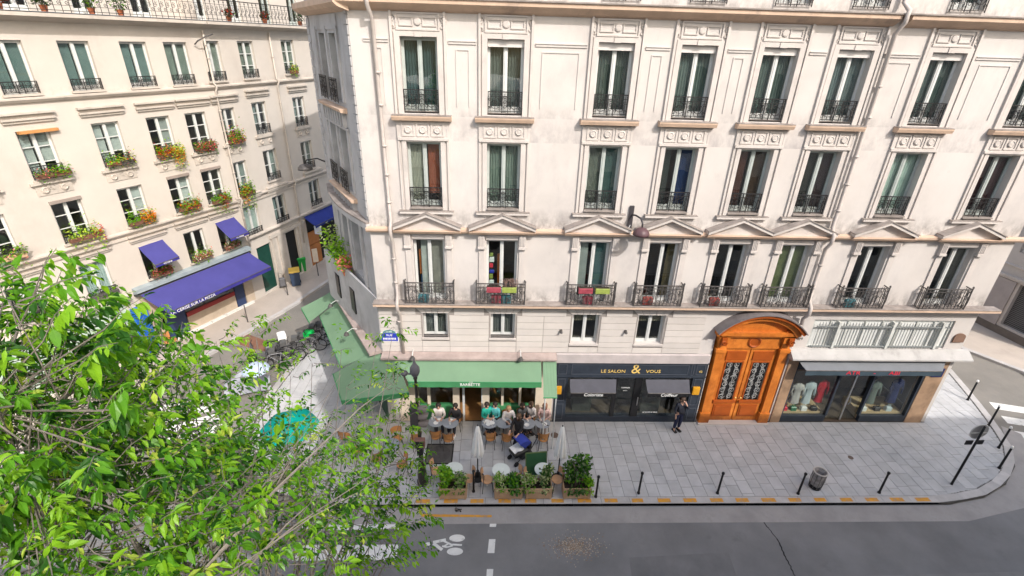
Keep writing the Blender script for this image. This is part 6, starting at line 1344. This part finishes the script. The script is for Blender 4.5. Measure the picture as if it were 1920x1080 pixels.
for X, Y, r in ((-.26,.32,.15),(.26,.32,.15),(-.22,-.45,.1),(.22,-.45,.1)):
    m = MB(); m.M = Matrix.Translation((X,Y,r)) @ Matrix.Rotation(pi/2,4,'Y'); m.lathe([(r*.6,-.02),(r,-.022),(r,.022),(r*.6,.02)],16); m.build('wheel', M_black, t)
# window goods on the first floor balconies
def hangbox(label, x, z, wd, mt, y=15.62):
    t = thing('balcony_trough', label, 'flower box', (x,y,z), 0, 'troughs hung on the balcony railings')
    MB().bev(-wd/2,wd/2,-.09,.09,0,.2,.02).build('trough', mt, t); MB().box(-wd/2+.02,wd/2-.02,-.07,.07,.201,.21).build('soil', M_soil, t)
    m = MB(); m.tube([(-wd/3,.09,.15),(-wd/3,.12,.26)],.01,4); m.tube([(wd/3,.09,.15),(wd/3,.12,.26)],.01,4); m.build('hook', M_iron, t)
    if 'twig' in label:
        rr = random.Random(2); m = MB()
        for k in range(30): a = rr.uniform(-wd/2,wd/2); m.tube([(a,0,.2),(a+rr.uniform(-.08,.08),rr.uniform(-.05,.05),.35),(a+rr.uniform(-.15,.15),rr.uniform(-.08,.08),.5)],.005,3)
        m.build('twigs', mat('dry twig',(.36,.24,.2),.9), t)
MRed = mat('raspberry trough',(.30,.055,.075),.6,.25,8); MGrn = mat('apple green trough',(.26,.32,.07),.6,.25,8)
hangbox('raspberry red trough on the second balcony from the left',.0,6.2,.5,MRed); hangbox('apple green trough with dry twigs on the second balcony from the left',.55,6.2,.5,MGrn)
hangbox('raspberry red trough on the third balcony from the left',3.25,6.2,.5,MRed); hangbox('apple green trough on the third balcony from the left',3.85,6.2,.5,MGrn)
for X, mt, lab in ((.1,MRed,'red cushion behind the lower railing of the second balcony'),(.45,mat('turquoise cloth',(.05,.17,.20)),'turquoise cushion behind the lower railing of the second balcony'),(5.6,mat('brick red cloth',(.28,.06,.05)),'brick red cushion behind the railing of the fourth balcony'),(8.05,mat('brick red cloth',(.28,.06,.05)),'brick red pot behind the railing of the fifth balcony'),(3.4,MRed,'dark pink cushion behind the lower railing of the third balcony'),(13.15,mat('turquoise cloth',(.05,.17,.20)),'turquoise pot behind the railing of the seventh balcony'),(-2.5,mat('turquoise cloth',(.05,.17,.20)),'turquoise cloth behind the railing of the first balcony')):
    m = MB(); m.bev(-.17,.17,-.06,.06,0,.32,.05); m.v = [(x*(1+.15*sin(z*9)),y,z) for x,y,z in m.v]; tag(m.build('cushion', mt, None, (X,15.82,5.66)), lab, 'cushion', 'coloured things behind the balcony railings')
def indoors(name, lab, cat, x, z, h, wd, mt, y=16.45):
    m = MB(); m.bev(-wd/2,wd/2,-.05,.05,0,h,.02); tag(m.build(name, mt, None, (x,y,z)), lab, cat)
indoors('surfboard','orange and blue board standing inside the first balcony window','board',-2.58,6.5,.95,.16,mat('vivid orange',(.62,.16,.02),.5)); indoors('folded_bag','blue bag below the orange board inside the first balcony window','bag',-2.55,5.75,.7,.16,mat('sky blue',(.08,.2,.45),.5))
indoors('cardboard_box','pink and orange boxes stacked inside the first balcony window','box',-1.95,5.75,.85,.36,mat('coral card',(.6,.18,.14),.6)); indoors('bookcase','orange bookcase post inside the second balcony window','bookcase',.18,5.7,1.6,.12,mat('vivid orange',(.62,.16,.02)))
rr = random.Random(9)
for k in range(7): indoors('toy',['red','white','apple green','blue'][k % 4]+' toy inside the second balcony window, '+['lowest of the pile','second from the bottom','third from the bottom','fourth, at mid height','third from the top','second from the top','topmost of the pile'][k],'toy',-.1+.02*(k % 2),5.9+.22*k,.11+.03*(k % 3),.13+.04*(k % 2),[M_red,M_cloth,MGrn,M_plaque][k % 4])
# sun-catching bits on the far left pavement: blue potted figure etc.
q = at(700,1000,-.1); q = at(858,957,-.12); m = MB(); leaves(m, blob((0,0,.02),(.12,.05,.02),40,rr), .09, rr, 2); tag(m.build('leaf_litter', [M_black,M_trunk], None, (q.x,q.y,-.118)), 'small dark clump of litter in the gutter above the orange line', 'litter')
# ------------------------------------------------------------------ the foreground tree
TR = random.Random(21)
t = thing('street_tree','tall leafy street tree with bright spring green leaves filling the lower left','tree',(-2.9,2.6,-.1))
def rp(px_, py_, d): return Vector((0,0,CAMZ))+ray(px_,py_)*d
BLB = [(10,690,3.7,.42,200),(-40,770,3.4,.8,240),(70,790,3.7,.58,320),(180,745,4.4,.46,220),(190,820,4.3,.8,400),(50,900,3.7,.8,380),(210,940,4.3,.85,420),(330,790,5.2,.62,260),(340,890,5.0,.9,380),(450,850,5.6,.66,230),(460,950,5.3,.9,330),(575,890,6.0,.7,230),(590,990,5.6,.8,290),(680,890,6.4,.55,150),(700,990,6.1,.5,140),(640,815,6.9,.36,70),(530,790,6.8,.26,30),(430,710,6.4,.26,50),(340,670,5.4,.22,60),(250,665,5.0,.26,90),(95,625,4.0,.22,90),(20,570,3.3,.14,34),(130,1040,3.9,.8,340),(330,1040,4.6,.85,330),(500,1060,5.0,.8,260),(640,1060,5.7,.55,120),(740,725,6.9,.2,46),(705,650,7.2,.07,8),(738,612,7.1,.09,14),(765,870,6.6,.3,56),(790,915,6.6,.18,34),(640,655,7.0,.1,10),(480,630,6.3,.2,34),(405,640,6.0,.18,34),(650,725,6.9,.12,12),(545,705,6.9,.16,16),(750,790,6.8,.2,44),(585,680,7.0,.16,16),(760,950,6.4,.22,36),(705,1050,6.1,.22,36),(215,560,4.6,.1,14),(300,620,5,.14,20),(500,700,6.6,.16,20),(700,790,6.8,.2,30)]
BLB = [(x_, y_, d_*1.22, r_*1.08, n_) for x_, y_, d_, r_, n_ in BLB]
trk = MB(); base = Vector((-2.9,2.6,-.1)); fork = Vector((-3.0,2.7,4.2))
trk.tube([base,base+Vector((.02,.03,.3)),Vector((-2.95,2.62,2)),fork],[.30,.22,.19,.17],12)
hub = [Vector((-2.6,2.9,7.4)),Vector((-3.6,2.7,7.6)),Vector((-2.2,2.6,8.2))]
for h in hub: trk.tube([fork,fork.lerp(h,.5)+Vector((TR.uniform(-.1,.1),TR.uniform(-.1,.1),.1)),h],[.15,.11,.075],9)
trk.build('trunk', M_trunk, t, world=True, smooth=True)
LFS = []
def pick(): r = TR.random(); return 0 if r < .44 else 1 if r < .74 else 2 if r < .97 else 3
def twig_leaves(p0, d, n, ln, size):
    """n leaves alternating along a twig of length ln"""
    p1 = p0+d*ln+Vector((0,0,-.25*ln)); pts = [p0, p0.lerp(p1,.5)+Vector((0,0,.07*ln)), p1]
    hue_ = pick(); big_ = TR.choice((.75,.9,1,1.15))
    for k in range(n):
        u = .22+.78*(k+.6)/n; q = (p0.lerp(pts[1],u*2) if u < .5 else pts[1].lerp(p1,u*2-1))
        s = 1 if k % 2 else -1; side = d.cross(Vector((0,0,1))); side = side.normalized() if side.length > .1 else Vector((1,0,0))
        ld = (d*.7+side*s*TR.uniform(.4,1)+Vector((0,0,TR.uniform(-2.2,-.2)))).normalized()
        LFS.append((q, ld, size*big_*TR.choice((.5,.7,.85,1,1,1.25))*TR.uniform(.85,1.1), hue_ if TR.random() < .72 else pick()))
    return pts
tw = MB(); nb = 0
for (px_, py_, d_, r_, n_) in BLB:
    c = rp(px_,py_,d_)
    h = min(hub, key=lambda q: (q-c).length)
    mid = h.lerp(c,.5)+Vector((TR.uniform(-.2,.2),TR.uniform(-.2,.2),-.55-TR.uniform(0,.3)))
    m = MB(); m.tube([h,h.lerp(mid,.5)-Vector((0,0,.12)),mid,mid.lerp(c,.55)-Vector((0,0,.1)),c],[.02,.015,.011,.007,.003],6); m.build('branch', M_trunk, t, world=True, smooth=True)
    out = (c-h).normalized()
    for k in range(int(n_/3.1)):
        v = Vector((TR.gauss(0,1),TR.gauss(0,1),TR.gauss(0,1))); v = v.normalized()*r_*(TR.random()**.5)*Vector((1,1,.8)).length/1.6
        p = c+Vector((v.x,v.y,v.z*.85)); 
        if p.length < 2 or (p-Vector((0,0,CAMZ))).length < 2.3: continue
        d = (v.normalized()*.7+out*.5+Vector((TR.uniform(-.4,.4),TR.uniform(-.4,.4),TR.uniform(-.2,.5)))).normalized()
        pts = twig_leaves(p, d, TR.randint(8,15), TR.uniform(.26,.46), .1 if TR.random() < .75 else .065)
        if TR.random() < .55: tw.tube([c.lerp(p,.35)]+pts,[.005,.004,.003,.0015],4)
tw.build('twigs', M_trunk, t, world=True)['kind'] = 'stuff'
# long bare whips crossing the crown, as in the picture
m = MB()
for k in range(36):
    if k < 25: a = rp(TR.uniform(330,450),TR.uniform(1040,1110),TR.uniform(5.2,5.8)); b = rp(TR.uniform(430,800),TR.uniform(690,960),TR.uniform(6.4,7.8))
    else: a = rp(-60,TR.uniform(760,880),TR.uniform(4.0,4.6)); b = rp(TR.uniform(140,420),TR.uniform(620,800),TR.uniform(4.8,6))
    q = a.lerp(b,.5)+Vector((TR.uniform(-.2,.2),TR.uniform(-.2,.2),TR.uniform(.05,.3))); f_ = TR.choice((.7,.8,1,1.7 if k % 9 == 0 else .6))
    m.tube([a,a.lerp(q,.6)+Vector((0,0,.05)),q,q.lerp(b,.5)+Vector((0,0,.05)),b],[.0085*f_,.007*f_,.0055*f_,.004*f_,.0018],5)
m.build('bare_whips', mat('pale twig bark',(.22,.19,.16),.9,.25,12), t, world=True)['kind'] = 'stuff'
def leaf_geo(m, q, ld, l):
    s = ld.cross(Vector((TR.uniform(-.5,.5),TR.uniform(-.5,.5),1))); s = s.normalized() if s.length > .05 else Vector((1,0,0)); nrm = s.cross(ld).normalized()
    if nrm.z < 0: nrm = -nrm
    wd = l*TR.uniform(.17,.25); fold = TR.uniform(.02,.16)*l; curl = TR.uniform(-.05,.22)*l; st = ld*(.22*l)
    a = q+st
    vs = [q, a, a+ld*l*.32+s*wd*.92+nrm*fold, a+ld*l*.36, a+ld*l*.32-s*wd*.92+nrm*fold, a+ld*l*.64+s*wd*.7+nrm*(fold-curl*.4), a+ld*l*.7-nrm*curl*.5, a+ld*l*.64-s*wd*.7+nrm*(fold-curl*.4), a+ld*l-nrm*curl]
    m.add(vs, [(1,3,2),(1,4,3),(2,3,6,5),(3,4,7,6),(5,6,8),(6,7,8)])
    m.add([q+s*.0015,q-s*.0015,a-s*.0015,a+s*.0015],[(0,1,2,3)])
cp = Vector((0,0,CAMZ))
def onframe(q): 
    v = q-cp; d = v.dot(FW); 
    return d > .5 and abs(v.dot(RT)/d*FPX) < 970 and abs(v.dot(UP)/d*FPX) < 550
LFS = [l for l in LFS if (l[0]-cp).length > 1.9]
big = sorted([i for i, l in enumerate(LFS) if onframe(l[0])], key=lambda i: (LFS[i][0]-cp).length/LFS[i][2])[:300]; bs = set(big)
LM = [L_mid,L_lime,L_dark,L_yel]
for i in big: m = MB(); leaf_geo(m, *LFS[i][:3]); m.build('leaf', LM[LFS[i][3]], t, world=True)
m = MB()
for i, l in enumerate(LFS):
    if i not in bs: m.m = l[3]; leaf_geo(m, *l[:3])
m.build('foliage', LM, t, world=True)['kind'] = 'stuff'
print('leaves', len(LFS), 'slabs', len(cells), 'objects', len(COL.objects))
